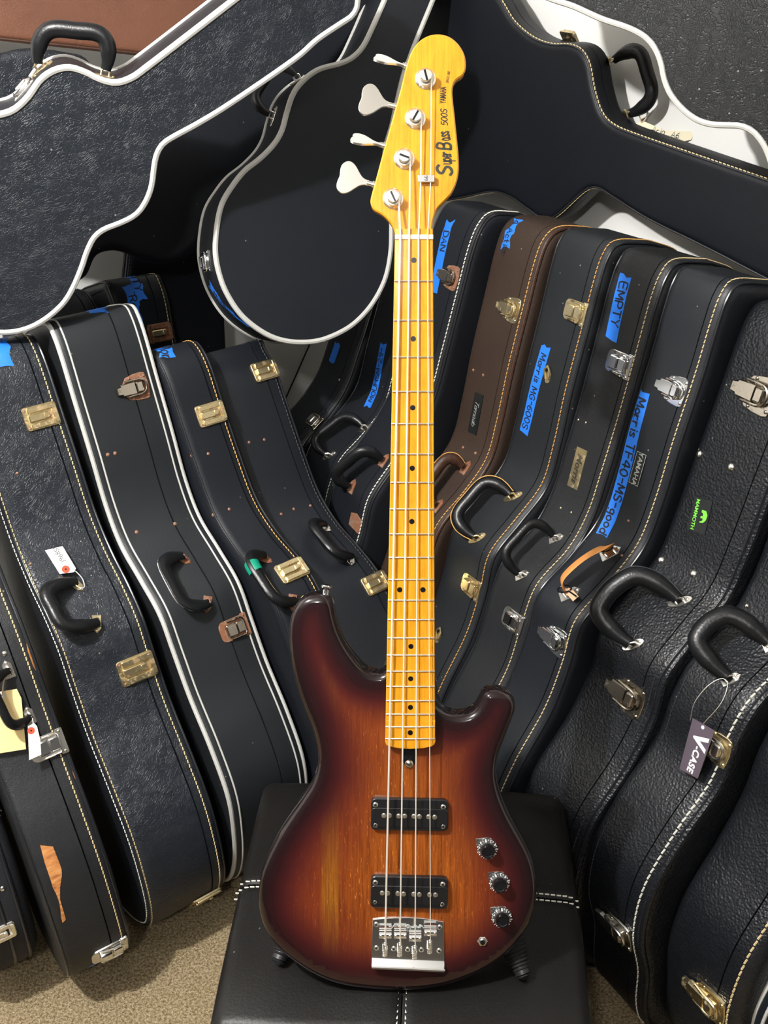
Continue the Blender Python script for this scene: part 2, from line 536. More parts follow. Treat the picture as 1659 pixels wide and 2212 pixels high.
def strokes(text, height, width=0.14, jitter=0.0, slant=0.0, gap=1.3, smooth=True):
    """hand-drawn lettering: 2D ribbon mesh, baseline along +x, returns verts2, faces, length"""
    k = height / 6.0
    x = 0.0
    V, F = [], []
    for ch in text:
        if ch == ' ':
            x += 3 * k
            continue
        g = G[ch]
        wmax = max(p[0] for s in g for p in s)
        dy = random.uniform(-jitter, jitter) * height
        for s in g:
            P = np.array(s, float)
            if smooth and len(P) > 3:
                P = catmull(P, 4)
            P = P * k
            P[:, 0] += x + slant * P[:, 1]
            P[:, 1] += dy
            hw = width * height / 2
            T = np.gradient(P, axis=0)
            T /= np.linalg.norm(T, axis=1)[:, None] + 1e-12
            P[0] -= T[0] * hw * .6
            P[-1] += T[-1] * hw * .6
            Nn = np.stack([-T[:, 1], T[:, 0]], 1)
            b = len(V)
            for p, n in zip(P, Nn):
                V += [tuple(p - n * hw), tuple(p + n * hw)]
            for i in range(len(P) - 1):
                F.append((b + 2 * i, b + 2 * i + 2, b + 2 * i + 3, b + 2 * i + 1))
        x += (wmax + gap) * k
    return np.array(V), F, x


def type2(text, size, bold=0.0, shear=0.0, spacing=1.0):
    """printed lettering from the built-in font as a flat mesh, centred on x"""
    cu = bpy.data.curves.new('type', 'FONT')
    cu.body = text
    cu.size = size
    cu.offset = bold
    cu.shear = shear
    cu.space_character = spacing
    cu.align_x = 'CENTER'
    cu.align_y = 'CENTER'
    o = bpy.data.objects.new('type', cu)
    COL.objects.link(o)
    me = bpy.data.meshes.new_from_object(o.evaluated_get(bpy.context.evaluated_depsgraph_get()))
    V = np.array([v.co[:2] for v in me.vertices])
    F = [tuple(p.vertices) for p in me.polygons]
    bpy.data.objects.remove(o)
    bpy.data.curves.remove(cu)
    bpy.data.meshes.remove(me)
    return V, F


# ------------------------------------------------------------------ room: the photo looks into a corner
NL = unit((0.61, -0.79, 0))      # left wall faces this way
NR = unit((-0.79, -0.61, 0))     # right wall faces this way
DL, DR, CEIL, ROOM = 2.17, 1.585, 2.42, 4.0
CORNER = -NL * DL - NR * DR


def wall(name, p0, p1, h=CEIL, mat='wall'):
    d = unit(np.array(p1) - np.array(p0))
    n = np.array([-d[1], d[0], 0.0])       # to the left of travel = outside
    th = 0.08
    q = [np.array(p0), np.array(p1), np.array(p1) + n * th, np.array(p0) + n * th]
    v = [(a[0], a[1], z) for z in (0, h) for a in q]
    f = [(0, 3, 2, 1), (4, 5, 6, 7), (0, 1, 5, 4), (1, 2, 6, 5), (2, 3, 7, 6), (3, 0, 4, 7)]
    o = MB().add(v, f).obj(name, M[mat], sharp=0)
    return tag(o, kind='structure')


pc = CORNER
pl = CORNER + NR * ROOM       # along the left wall, away from the corner
pr = CORNER + NL * ROOM       # along the right wall
pb = CORNER + NR * ROOM + NL * ROOM
wall('wall_left', pl, pc)
wall('wall_right', pc, pr)
wall('wall_front', pr, pb, mat='farwall')
wall('wall_back', pb, pl, mat='farwall')
ctr = (pl + pr) / 2
sq = [pc, pl, pb, pr]
tag(MB().add([(p[0], p[1], z) for z in (-0.06, 0) for p in sq], [(0, 1, 2, 3), (7, 6, 5, 4), (0, 4, 5, 1), (1, 5, 6, 2), (2, 6, 7, 3), (3, 7, 4, 0)]).obj('floor', M['carpet'], sharp=0), kind='structure')
tag(MB().add([(p[0], p[1], z) for z in (CEIL, CEIL + 0.06) for p in sq], [(0, 1, 2, 3), (7, 6, 5, 4), (0, 4, 5, 1), (1, 5, 6, 2), (2, 6, 7, 3), (3, 7, 4, 0)]).obj('ceiling', M['ceiling'], sharp=0), kind='structure')
for nm, a, b, nn in (('baseboard_left', pl, pc, NL), ('baseboard_right', pc, pr, NR)):
    q = [a, b, b + nn * 0.014, a + nn * 0.014]
    v = [(p[0], p[1], z) for z in (0, 0.09) for p in q]
    tag(MB().add(v, [(0, 1, 2, 3), (7, 6, 5, 4), (0, 4, 5, 1), (1, 5, 6, 2), (2, 6, 7, 3), (3, 7, 4, 0)]).obj(nm, M['wall'], sharp=0), kind='structure')

# ------------------------------------------------------------------ guitar cases
CAN = np.array([(0, .0), (.006, .07), (.03, .135), (.08, .182), (.15, .205), (.23, .211), (.32, .196), (.41, .174), (.49, .163), (.56, .163), (.62, .152), (.68, .125), (.75, .104), (.84, .099), (.94, .096), (1.01, .092), (1.05, .078), (1.072, .05), (1.08, 0)])
# x, y, yaw, lean, roll, thickness, length factor, width changes at each outline station
FITS = {
 'R0':(-0.1616,1.947,-1.004,0.3405,-0.0153,0.1393,1.002,0,-0.0001,-0.0003,-0.0003,-0,0.0008,0.0024,0.0048,0.0075,0.0094,-0.0019,-0.0139,-0.0077,-0.0029,-0.0003,0.0011,0.002),
 'R1':(-0.0654,1.801,-1.006,0.2891,-0.0104,0.1423,1.112,0.0027,0.0013,0.0004,0.0003,0.0014,0.0039,0.0076,0.0114,0.0113,-0.0066,-0.0124,-0.0128,-0.0093,-0.0054,-0.0013,0.0042,0.0091),
 'R2':(0.0764,1.714,-1.027,0.2642,-0.0192,0.1395,1.104,-0.0007,-0.0004,0.0004,0.002,0.0049,0.0089,0.0128,0.013,0.0026,-0.0301,-0.0356,-0.0161,-0.0049,0.0004,0.0056,0.0129,0.0143),
 'R3':(0.1779,1.614,-1.028,0.2479,-0.0193,0.1339,1.105,-0.0024,-0.0004,0.0015,0.0036,0.0054,0.0058,0.0007,0.005,0.0063,-0.0234,-0.0357,-0.0175,-0.0056,-0.0013,0.0049,0.0152,0.023),
 'R4':(0.2443,1.505,-1.03,0.2587,-0.0196,0.1179,1.103,-0.0055,-0.0018,0.0017,0.0051,0.0079,0.0087,0.0015,0.0089,0.0005,-0.0378,-0.0317,-0.0133,-0.0089,-0.0021,0.0052,0.0145,0.0223),
 'R5':(0.2864,1.39,-1.032,0.2834,-0.0198,0.1183,1.104,-0.0028,-0.0005,0.002,0.0049,0.0081,0.0103,0.0037,0.0087,0.0105,-0.0254,-0.0364,-0.0213,-0.0112,-0.0061,0.0029,0.0156,0.0252),
 'R6':(0.3949,1.291,-1.033,0.2756,-0.0199,0.1606,1.079,0.0007,-0.0061,-0.01,-0.006,0.0128,0.0292,0.0138,0.0081,0.0144,-0.0092,-0.0231,-0.0097,-0.006,-0.0049,-0.0016,0.0067,0.0159),
 'R7':(0.4885,1.163,-1.062,0.2657,-0.0314,0.1389,1.033,0.0093,-0.0116,-0.0256,-0.0229,0.0157,0.0465,0.0439,0.0187,0.0182,0.0133,-0.0092,-0.0099,-0.007,-0.004,-0.0016,0,0.0014),
 'R8':(0.6076,1.063,-1.061,0.2182,-0.0313,0.1498,1.024,-0.0007,-0.0096,-0.0152,-0.0119,0.0096,0.0263,0.0166,0.0073,0.0063,0.0011,-0.0009,-0.0013,-0.0011,-0.0007,-0.0003,-0,0.0002),
 'R9':(0.706,0.955,-1.081,0.2318,0.0044,0.1498,1.02,-0.0046,-0.0097,-0.0109,-0.0042,0.011,0.0151,0.0146,0.0103,0.006,0.0021,-0.0004,-0.0013,-0.0013,-0.0009,-0.0005,-0.0001,0.0002),
 'Rm':(-0.2624,2.047,-1.026,0.3684,-0.0215,0.135,0.9911,-0.0004,-0.0005,-0.0005,-0.0004,0.0002,0.0013,0.0033,0.0057,0.007,0.0051,-0.0023,-0.0068,-0.0071,-0.006,-0.0025,0.0004,0.0026),
 'L0':(-0.694,1.243,0.5797,0.3777,-0.0219,0.1148,1.012,0.0063,0.0035,0.0015,0.0029,0.0051,0.0059,0.0048,0.0015,-0.0027,-0.0054,-0.0056,-0.0042,-0.0023,-0.0009,-0,0.0004,0.0007),
 'L1':(-0.5425,1.256,0.5651,0.376,-0.05,0.1148,1.012,0.0071,0.0046,0.0008,0.0001,0.0047,0.0076,0.0064,0.0024,-0.0041,-0.0073,-0.006,-0.0037,-0.0018,-0.0005,0.0001,0.0004,0.0005),
 'L2':(-0.4161,1.36,0.6183,0.4099,-0.029,0.1516,0.9914,-0.0025,0.0019,0.003,0.0067,0.0096,0.0076,0.0066,0.0113,0.0112,0.0006,-0.0086,-0.0096,-0.0071,-0.0075,-0.0056,-0.0017,0.0028),
 'L3':(-0.2876,1.469,0.6798,0.3864,-0.0054,0.1602,1.012,-0.0136,-0.014,-0.0102,0.0061,0.0252,0.0297,0.027,0.0262,0.0152,-0.0136,-0.0286,-0.0211,-0.0122,-0.0075,-0.0014,0.0079,0.0189),
 'L4':(-0.0638,1.423,0.7059,0.5464,-0.0013,0.1008,0.9838,-0.0052,-0.0046,-0.0029,-0.0007,0.0022,0.0065,0.012,0.017,0.0169,0.0033,-0.0161,-0.0263,-0.0234,-0.0135,-0.0035,0.003,0.0097),
 'L5':(0.0655,1.476,0.7269,0.6198,0.0062,0.1503,0.9947,-0.0083,-0.0049,0.0009,0.008,0.0149,0.0175,0.0121,0.0076,-0.0046,-0.0232,-0.0337,-0.033,-0.0227,-0.0076,0.0046,0.0108,0.0347),
 'L6':(-0.3224,1.798,0.849,0.4418,0.1037,0.1374,0.9675,-0.0098,-0.0046,0.0018,0.0086,0.014,0.0157,0.0125,0.0047,-0.0074,-0.0209,-0.03,-0.031,-0.0242,-0.0115,0.0045,0.0158,0.0308),
 'L7':(-0.442,1.70,0.849,0.4418,0.1037,0.1374,0.9675,0,0,0,0,0,0,0,0,0,0,0,0,0,0,0,0,0),
}


class Case:
    """a guitar case: outline in (w, u), thickness along local x; local y = -w, local z = u"""

    def __init__(s, name, label, outline, T, frame, shell, lid=None, seam=0.24, r=0.014, rl=None, step=0.009, group=None):
        s.T, s.r, s.rl = T, r, rl or r
        N, W, U, P = frame
        s.N, s.W, s.U, s.P = N, W, U, P
        if area2(outline) < 0:
            outline = outline[::-1]
        o = resample(outline, step)
        s.o = o
        d = np.linalg.norm(np.roll(o, -1, 0) - o, axis=1)
        s.per = d.sum()
        s.cum = np.r_[0, np.cumsum(d)]
        t = np.roll(o, -1, 0) - np.roll(o, 1, 0)
        t /= np.linalg.norm(t, axis=1)[:, None]
        s.t2 = t
        s.n2 = np.stack([t[:, 1], -t[:, 0]], 1)
        s.root = empty(name, M4(N, -W, U, P))
        tag(s.root, label, 'guitar case', group)
        xs = T / 2 - seam * T
        s.xs = xs
        h = T / 2
        rows = [(s.r + 0.004, -h)]
        for k in range(6):
            a = math.pi / 2 * k / 5
            rows.append((s.r * (1 - math.sin(a)), -h + s.r * (1 - math.cos(a))))
        rows += [(0, xs - 0.0012), (0.004, xs - 0.0008)]
        s._loft('shell', rows, shell, cap0=True)
        rows = [(0.004, xs + 0.0008), (-0.0006, xs + 0.0012)]
        for k in range(6):
            a = math.pi / 2 * k / 5
            rows.append((s.rl * (1 - math.cos(a)), h - s.rl * (1 - math.sin(a))))
        rows.append((s.rl + 0.004, h))
        s._loft('lid', rows, lid or shell, cap1=True)

    def _loft(s, name, rows, mat, cap0=False, cap1=False):
        n = len(s.o)
        mb = MB()
        v = []
        for d, x in rows:
            q = s.o - s.n2 * d
            v += [(x, -a, b) for a, b in q]
        f = []
        for k in range(len(rows) - 1):
            for i in range(n):
                j = (i + 1) % n
                f.append((k * n + i, (k + 1) * n + i, (k + 1) * n + j, k * n + j))
        if cap0:
            f.append(tuple(range(n)))
        if cap1:
            f.append(tuple(range(len(rows) * n - 1, (len(rows) - 1) * n - 1, -1)))
        return mb.add(v, f).obj(name, mat, s.root)

    # surface point and outward normal at arc length a, thickness coordinate x, height h
    def surf(s, a, x, h=0.0):
        a = a % s.per
        i = np.searchsorted(s.cum, a, 'right') - 1
        i = min(i, len(s.o) - 1)
        j = (i + 1) % len(s.o)
        t = (a - s.cum[i]) / (s.cum[i + 1] - s.cum[i])
        o = s.o[i] * (1 - t) + s.o[j] * t
        n = unit(s.n2[i] * (1 - t) + s.n2[j] * t)
        rr = s.rl if x > 0 else s.r
        lim = s.T / 2 - rr
        dx, d, nx, nn = x, 0.0, 0.0, 1.0
        if abs(x) > lim:
            th = min((abs(x) - lim) / rr, math.pi / 2)
            sg = 1 if x > 0 else -1
            dx = sg * (lim + rr * math.sin(th))
            d = rr * (1 - math.cos(th))
            nx, nn = sg * math.sin(th), math.cos(th)
        q = o - n * d + n * nn * h
        return np.array([dx + nx * h, -q[0], q[1]])

    def frame_at(s, a, x, h=0.0, up=None):
        """local matrix: X across (to the lid), Y along the outline, Z outward"""
        p = s.surf(a, x, h)
        z = unit(s.surf(a, x, 0.01) - s.surf(a, x, 0))
        X = unit(np.array([1.0, 0, 0]) - z * z[0])
        return M4(X, np.cross(z, X), z, p)

    def world(s, p):
        return s.P + p[..., 0:1] * s.N - p[..., 1:2] * s.W + p[..., 2:3] * s.U

    def pick(s, px, py, xlim=None):
        """(arc, x) of the rim point seen at a photo pixel"""
        if not hasattr(s, '_g'):
            A = s.cum[:-1]
            X = np.linspace(-s.T / 2, s.T / 2, 41)
            g = np.zeros((len(A), len(X), 3))
            g[..., 0] = X
            g[..., 1] = -s.o[:, None, 0]
            g[..., 2] = s.o[:, None, 1]
            w = s.world(g)
            nw = -s.n2[:, :1] * 0 + (s.n2[:, :1] * s.W + s.n2[:, 1:] * s.U)
            s._face = ((CAM - w[:, 20]) * nw).sum(1) > 0
            s._g = proj(w)
            s._A, s._X = A, X
        d = ((s._g - np.array([px, py])) ** 2).sum(-1)
        d = np.where(s._face[:, None], d, 1e12)
        i, k = np.unravel_index(d.argmin(), d.shape)
        best = (1e18, 0, 0)
        for da in np.linspace(-1, 1, 13):
            for dx in np.linspace(-1, 1, 13):
                a = s._A[i] + da * 0.009
                x = np.clip(s._X[k] + dx * s.T / 40, -s.T / 2, s.T / 2)
                q = proj(s.world(s.surf(a, x)))
                e = ((q - np.array([px, py])) ** 2).sum()
                if e < best[0]:
                    best = (e, a, x)
        return best[1], best[2]

    # ---- trimmings
    def stitching(s, x, mat='stitch_y', dash=0.0058, pitch=0.0078, w=0.0011, rise=0.0006):
        mb = MB()
        n = int(s.per / pitch)
        for k in range(n):
            a = k * s.per / n
            p, q = s.surf(a, x, rise), s.surf(a + dash, x, rise)
            t = unit(q - p)
            nn = unit(s.surf(a, x, 0.01) - s.surf(a, x, 0))
            b = np.cross(t, nn)
            sk = b * w * 0.35
            v = []
            for e, sh in ((p, -sk), (q, sk)):
                v += [e + sh - b * w, e + sh + nn * w, e + sh + b * w, e + sh - nn * w * .6]
            mb.add(v, [(0, 3, 2, 1), (4, 5, 6, 7)] + [(i, (i + 1) % 4, 4 + (i + 1) % 4, 4 + i) for i in range(4)])
        o = mb.obj('stitching', M[mat], s.root, sharp=0)
        o['kind'] = 'stuff'
        return o

    def piping(s, x, mat='welt', rad=0.0028, rise=0.0004, name='piping'):
        n = len(s.o)
        P = [s.surf(s.cum[i], x, rise) for i in range(n)]
        return MB().add(*tube(P, rad, 8, True, up=(1, 0, 0))).obj(name, M[mat], s.root)

    def groove(s, x, w=0.0012, mat='dark'):
        n = len(s.o)
        v = []
        for i in range(n):
            v += [s.surf(s.cum[i], x - w / 2, 0.0003), s.surf(s.cum[i], x + w / 2, 0.0003)]
        f = [(2 * i, 2 * i + 1, 2 * ((i + 1) % n) + 1, 2 * ((i + 1) % n)) for i in range(n)]
        return MB().add(v, f).obj('crease_line', M[mat], s.root)

    def patch(s, sn, mat, name='tape', h=0.0006, step=0.008):
        """flat piece laid on the rim; sn polygon in (arc, x)"""
        P = np.asarray(sn, float)
        if area2(P) < 0:
            P = P[::-1]
        V, F = cdt_fill(P, step)
        top = [s.surf(a, x, h) for a, x in V]
        bot = [s.surf(a, x, -0.0005) for a, x in P]
        rim = [s.surf(a, x, h) for a, x in P]
        n = len(P)
        F2 = []
        for f in F:                                     # (arc, x) is left handed on the surface
            F2.append(f[::-1])
        mb = MB().add(top, F2)
        mb.add(rim + bot, [(i, (i + 1) % n, n + (i + 1) % n, n + i) for i in range(n)])
        return mb.obj(name, mat if not isinstance(mat, str) else M[mat], s.root)

    def strip(s, a0, x0, a1, x1, wid, rag=0.35, mat='tape', name='tape', h=0.0006):
        d = np.array([a1 - a0, x1 - x0])
        L = np.linalg.norm(d)
        d /= L
        n = np.array([-d[1], d[0]])
        p0, p1 = np.array([a0, x0]), np.array([a1, x1])
        k = rag * wid
        P = [p0 + n * wid / 2, p0 + n * wid * .2 + d * k * random.uniform(-.6, .6), p0 - n * wid * .1 + d * k * random.uniform(-.4, .6), p0 - n * wid / 2 + d * k * random.uniform(-.5, .5)]
        m = max(2, int(L / 0.03))
        P += [p0 + d * L * i / m - n * wid / 2 * (1 + random.uniform(-.03, .03)) for i in range(1, m)]
        P += [p1 - n * wid / 2, p1 - n * wid * .1 + d * k * random.uniform(-.5, .5), p1 + n * wid / 2 + d * k * random.uniform(-.8, .5)]
        P += [p0 + d * L * i / m + n * wid / 2 * (1 + random.uniform(-.03, .03)) for i in range(m - 1, 0, -1)]
        return s.patch(P, mat, name, h), p0, p1, d, n, L

    def write(s, parent, V, F, org, du, dv, h=0.0012, mat='ink', name='handwriting'):
        """map 2D lettering to the rim: org + x*du + y*dv in (arc, x) space"""
        v = []
        for p in V:
            q = org + p[0] * du + p[1] * dv
            v.append(s.surf(q[0], q[1], h))
        return MB().add(v, F).obj(name, M[mat], parent, sharp=0)

    def tape(s, p0, p1, wid, text=None, size=0.014, start=0.012, flip=False, mat='tape', rag=0.35, h=0.0006, ink_w=0.15):
        a0, x0 = s.pick(*p0)
        a1, x1 = s.pick(*p1)
        if a1 - a0 > s.per / 2:
            a0 += s.per
        if a0 - a1 > s.per / 2:
            a1 += s.per
        o, q0, q1, d, n, L = s.strip(a0, x0, a1, x1, wid, rag, mat, h=h)
        tag(o, 'blue painter\'s tape' + (' with black handwriting' if text else ''))
        if text:
            V, F, ln = strokes(text, size, ink_w, 0.06)
            up = n if n[1] > 0 else -n           # letters stand towards the lid
            if flip:
                up = -up
            s.write(o, V, F, q0 + d * start - up * size * .45, d, up, h + 0.0006)
        return o

    def badge(s, p0, p1, wid, mat, name='badge', h=0.0012):
        a0, x0 = s.pick(*p0)
        a1, x1 = s.pick(*p1)
        d = np.array([a1 - a0, x1 - x0])
        L = np.linalg.norm(d)
        d /= L
        n = np.array([-d[1], d[0]])
        if n[1] < 0:
            n = -n
        q0, q1 = np.array([a0, x0]), np.array([a1, x1])
        P = [q0 - n * wid / 2, q1 - n * wid / 2, q1 + n * wid / 2, q0 + n * wid / 2]
        o = s.patch(P, mat, name, h)
        return o, (q0 + q1) / 2, d, n, L

    def put(s, name, me, px, py, h=0.0, rot=0.0, scale=1.0, at_=None):
        a, x = at_ if at_ is not None else s.pick(px, py)
        m = s.frame_at(a, x, h) @ Matrix.Rotation(rot, 4, 'Z') @ Matrix.Scale(scale, 4)
        return put(name, me, s.root, m)

    def rivets(s, pts, mat='brass', r=0.0028):
        me = rivet_mesh(mat)
        for p in pts:
            s.put('rivet', me, *p, scale=r / 0.003)


_cache = {}


def shared(key, fn):
    if key not in _cache:
        _cache[key] = fn()
    return _cache[key]


def rivet_mesh(mat):
    return shared(('rivet', mat), lambda: MB().add(*lathe([(0.003, -0.0005), (0.003, 0.0004), (0.0024, 0.0012), (0.001, 0.0017)], 12)).mesh('rivet', M[mat]))


def latch(case, px, py, style, mat, scale=1.0, lever=None, rot=0.0, at_=None):
    """latch (plate) > lever, loop, rivet"""
    lv = lever or mat
    if style == 'plate':
        pm = shared(('lp', mat), lambda: MB().add(*prism(rrect(0, 0, .058, .040, .005), -.001, .003, .0008))
                    .add(*prism(rrect(.002, .0135, .046, .009, .002), .003, .0070, .0008)).add(*prism(rrect(.002, -.0135, .046, .009, .002), .003, .0070, .0008))
                    .add(*prism(rrect(.0235, 0, .008, .032, .002), .003, .0078, .0008)).mesh('latch', M[mat]))
        lm = shared(('ll', lv), lambda: MB().add(*prism(rrect(-.005, 0, .034, .013, .002), .003, .0088, .0014)).add(*prism(rrect(.008, 0, .008, .009, .0015), .0088, .0105, .0006))
                    .add(*prism(rrect(-.018, .010, .006, .006, .0015), .003, .0052, .0006)).add(*prism(rrect(-.018, -.010, .006, .006, .0015), .003, .0052, .0006)).mesh('lever', M[lv]))
        rv = [(.025, .016), (.025, -.016), (-.024, .015), (-.024, -.015)]
        loop = None
    elif style == 'drop':
        pm = shared(('dp', mat), lambda: MB().add(*prism(rrect(-.003, 0, .050, .036, .010), -.001, .0022, .0008)).add(*prism(rrect(.021, 0, .011, .040, .002), -.001, .0026, .0006)).mesh('latch', M[mat]))
        lm = shared(('dl', lv), lambda: MB().add(*prism(rrect(-.008, 0, .019, .021, .003), .0022, .0095, .0018)).add(*prism(rrect(.010, 0, .015, .019, .002), .0022, .0082, .0012)).mesh('lever', M[lv]))
        lo = [(-.012, .0155, .0035), (.004, .0155, .006), (.014, .0155, .006), (.0165, .012, .006), (.0165, -.012, .006), (.014, -.0155, .006), (.004, -.0155, .006), (-.012, -.0155, .0035)]
        loop = shared(('do', lv), lambda: MB().add(*tube(lo, .0018, 8)).mesh('loop', M[lv]))
        rv = [(.021, .016), (.021, -.016)]
    else:
        def oval():
            P = [(-.020, .009), (-.012, .019), (.002, .022), (.016, .023), (.023, .021), (.025, .012), (.026, 0), (.025, -.012), (.023, -.021), (.016, -.023), (.002, -.022), (-.012, -.019), (-.020, -.009)]
            return MB().add(*prism(P, -.001, .002, .0007)).mesh('latch', M[mat])
        pm = shared(('op', mat), oval)
        lm = shared(('ol', lv), lambda: MB().add(*prism([(-.034, .006), (-.026, .0075), (-.024, .010), (.000, .0105), (.000, -.0105), (-.024, -.010), (-.026, -.0075), (-.034, -.006)], .002, .0085, .0015))
                    .add(*prism(rrect(.007, 0, .012, .017, .002), .002, .0095, .0015)).mesh('lever', M[lv]))
        lo = [(-.016, .0125, .005), (0, .0125, .007), (.010, .0118, .007), (.0165, .0075, .007), (.0185, 0, .007), (.0165, -.0075, .007), (.010, -.0118, .007), (0, -.0125, .007), (-.016, -.0125, .005)]
        loop = shared(('oo', lv), lambda: MB().add(*tube(catmull(lo, 3), .0021, 8)).mesh('loop', M[lv]))
        rv = [(.0205, .016), (.0205, -.016), (-.006, .017), (-.006, -.017)]
    o = case.put('latch', pm, px, py, 0.0, rot, scale, at_)
    put('lever', lm, o)
    if loop:
        put('loop', loop, o)
    rm = rivet_mesh('rust' if mat in ('rust', 'brassrust') else mat)
    for x, y in rv:
        put('rivet', rm, o, Matrix.Translation((x, y, 0.0023)) @ Matrix.Scale(.8, 4))
    return o


def bracket_mesh(mat, kind):
    def f():
        mb = MB()
        if kind == 'tri':
            mb.add(*prism([(-.013, -.008), (.010, -.007), (.017, 0), (.010, .007), (-.013, .008)], -.001, .0022, .0007))
        else:
            mb.add(*prism([(.020 * math.cos(t), .0075 * math.sin(t)) for t in np.linspace(0, 2 * math.pi, 18, endpoint=False)], -.001, .002, .0006))
        mb.add(*tube([(-.006, 0, .001), (-.006, 0, .009), (0, 0, .013), (.006, 0, .009), (.006, 0, .001)], .0021, 8))
        mb.add(*xf(lathe([(.0022, 0), (.0022, .0012), (.001, .0018)], 10), Matrix.Translation((.0125, 0, .0022))))
        return mb.mesh('bracket', M[mat])
    return shared(('br', mat, kind), f)


def handle(case, b1, b2, reach, mat='grip', metal_='nickel', rad=0.0105, kind='oval', belly=0.0, flat=0.8, seam=None, rots=(90, 90)):
    """handle (grip) > bracket, bracket; reach = metres across the rim (+x) and outward"""
    a1, x1 = case.pick(*b1)
    a2, x2 = case.pick(*b2)
    P1, P2 = case.surf(a1, x1, 0.010), case.surf(a2, x2, 0.010)
    nn = unit(case.surf((a1 + a2) / 2, 0, .01) - case.surf((a1 + a2) / 2, 0, 0))
    Rv = np.array([reach[0], 0, 0]) + nn * reach[1]
    D = P2 - P1
    ks = [(0, 0), (.30, -.015), (.66, .015), (.90, .10), (1.0, .24), (1.0 + belly, .5), (1.0, .76), (.90, .90), (.66, .985), (.30, 1.015), (0, 1)]
    path = catmull([P1 + Rv * q + D * t for q, t in ks], 5)
    m = len(path)
    s_ = np.linspace(-1, 1, m)
    rr = rad * (0.62 + 0.38 * np.clip((1 - np.abs(s_)) * 3.2, 0, 1) ** 1.5)
    up = unit(np.cross(Rv, D))
    g = MB().add(*tube(path, rr, 12, flat=flat, up=up)).obj('handle', M[mat], case.root)
    if seam:
        cen = (P1 + P2) / 2
        sp = []
        for p, r_ in zip(path, rr):
            sp.append(p + unit(p - cen - Rv * .1) * (r_ + .0006))
        MB().add(*tube(sp, .0011, 6)).obj('seam_thread', M[seam], g)
    bm = bracket_mesh(metal_, kind)
    for (a, x), ro in zip(((a1, x1), (a2, x2)), rots):
        put('bracket', bm, g, case.frame_at(a, x, 0.0) @ Matrix.Rotation(R(ro), 4, 'Z'))
    return g, path, (P1, P2, Rv)


def upright(key, name, label, shell, lid=None, seam=0.24, r=0.016, back=1.0, slim=None, **kw):
    p = FITS[key]
    bx, by, yaw, lean, roll, T, Ls = p[:7]
    O = CAN.copy()
    O[:, 0] *= Ls
    O[1:-1, 1] += np.array(p[7:])
    Wh = np.array([math.sin(yaw), -math.cos(yaw), 0])
    N = np.array([math.cos(yaw), math.sin(yaw), 0])
    Z = np.array([0, 0, 1.0])
    U = math.cos(lean) * Z - math.sin(lean) * Wh
    W = math.cos(lean) * Wh + math.sin(lean) * Z
    U, N = math.cos(roll) * U + math.sin(roll) * N, math.cos(roll) * N - math.sin(roll) * U
    if slim:
        O[1:-4, 1] = np.minimum(O[1:-4, 1], slim)
    f = catmull(O, 8)
    b = f * np.array([1, -back])
    out = np.vstack([f, b[::-1][1:-1]])          # (u, w)
    out = out[:, ::-1]                            # (w, u)
    q = out[:, :1] * W + out[:, 1:] * U
    zmin = min((q[:, 2] - abs(N[2]) * T / 2).min(), 9)
    P = np.array([bx, by, -zmin + 0.001])
    return Case(name, label, out, T, (N, W, U, P), M[shell], M[lid] if lid else None, seam, r, **kw)


def facing(name, label, pix, ref, z, yaw, elev, T, shell, lid=None, seam=0.3, r=0.01, spin_up=None, n=6, **kw):
    """case seen face on: outline traced on its front face; yaw>0 turns the face to the right"""
    N = np.array([math.sin(R(yaw)) * math.cos(R(elev)), -math.cos(R(yaw)) * math.cos(R(elev)), math.sin(R(elev))])
    U = unit(np.array([0, 0, 1.0]) - N * N[2])
    W = -np.cross(U, N)
    P0 = at(*ref, z)
    pts = np.array([on_plane(px, py, P0, N) for px, py in pix])
    O = P0 - N * T / 2
    o2 = np.stack([(pts - O) @ W, (pts - O) @ U], 1)
    o2 = catmull(o2, n, True)
    zb = o2[:, 1].min()
    Ob = O + U * zb
    o2[:, 1] -= zb
    return Case(name, label, o2, T, (N, W, U, Ob), M[shell], M[lid] if lid else None, seam, r, **kw)


def plain_trim(c, thread='stitch_y', e=0.016, welt=True, both=False, **kw):
    c.stitching(c.T / 2 - e, thread, **kw)
    if welt:
        c.piping(c.T / 2 - 0.004, 'welt', 0.0024)
        c.piping(-c.T / 2 + 0.004, 'welt', 0.002)
    if both:
        c.stitching(-c.T / 2 + e * .9, thread, **kw)


def card(name, label, cat, pix, case, ppx, lift, mat, th=0.0007, normal=None):
    """a loose paper tag: polygon seen at photo pixels, lying `lift` off the case surface"""
    a, x = case.pick(*ppx)
    f = case.root.matrix_world @ case.frame_at(a, x, lift)
    n = np.array(f.col[2][:3]) if normal is None else unit(normal)
    P = np.array(f.translation)
    pts = np.array([on_plane(px, py, P, n) for px, py in pix])
    c = pts.mean(0)
    e1 = unit(pts[1] - pts[0])
    e1 = unit(e1 - n * np.dot(e1, n))
    e2 = np.cross(n, e1)
    loc = [((p - c) @ e1, (p - c) @ e2) for p in pts]
    o = MB().add(*prism(loc, 0, th)).obj(name, mat, None, M4(e1, e2, n, c), sharp=30)
    tag(o, label, cat)
    to2 = lambda px, py: np.array([(on_plane(px, py, P, n) - c) @ e1, (on_plane(px, py, P, n) - c) @ e2])
    return o, to2, th


def card_text(o, to2, th, V, F, p0, p1, mat, name='writing', mirror=False):
    """lettering with its baseline from pixel p0 towards p1"""
    a, b = to2(*p0), to2(*p1)
    d = unit(b - a)
    u = np.array([-d[1], d[0]])
    if mirror:
        u = -u
    v = [(*(a + p[0] * d + p[1] * u), th + 0.0004) for p in V]
    return MB().add(v, F).obj(name, M[mat], o, sharp=0)


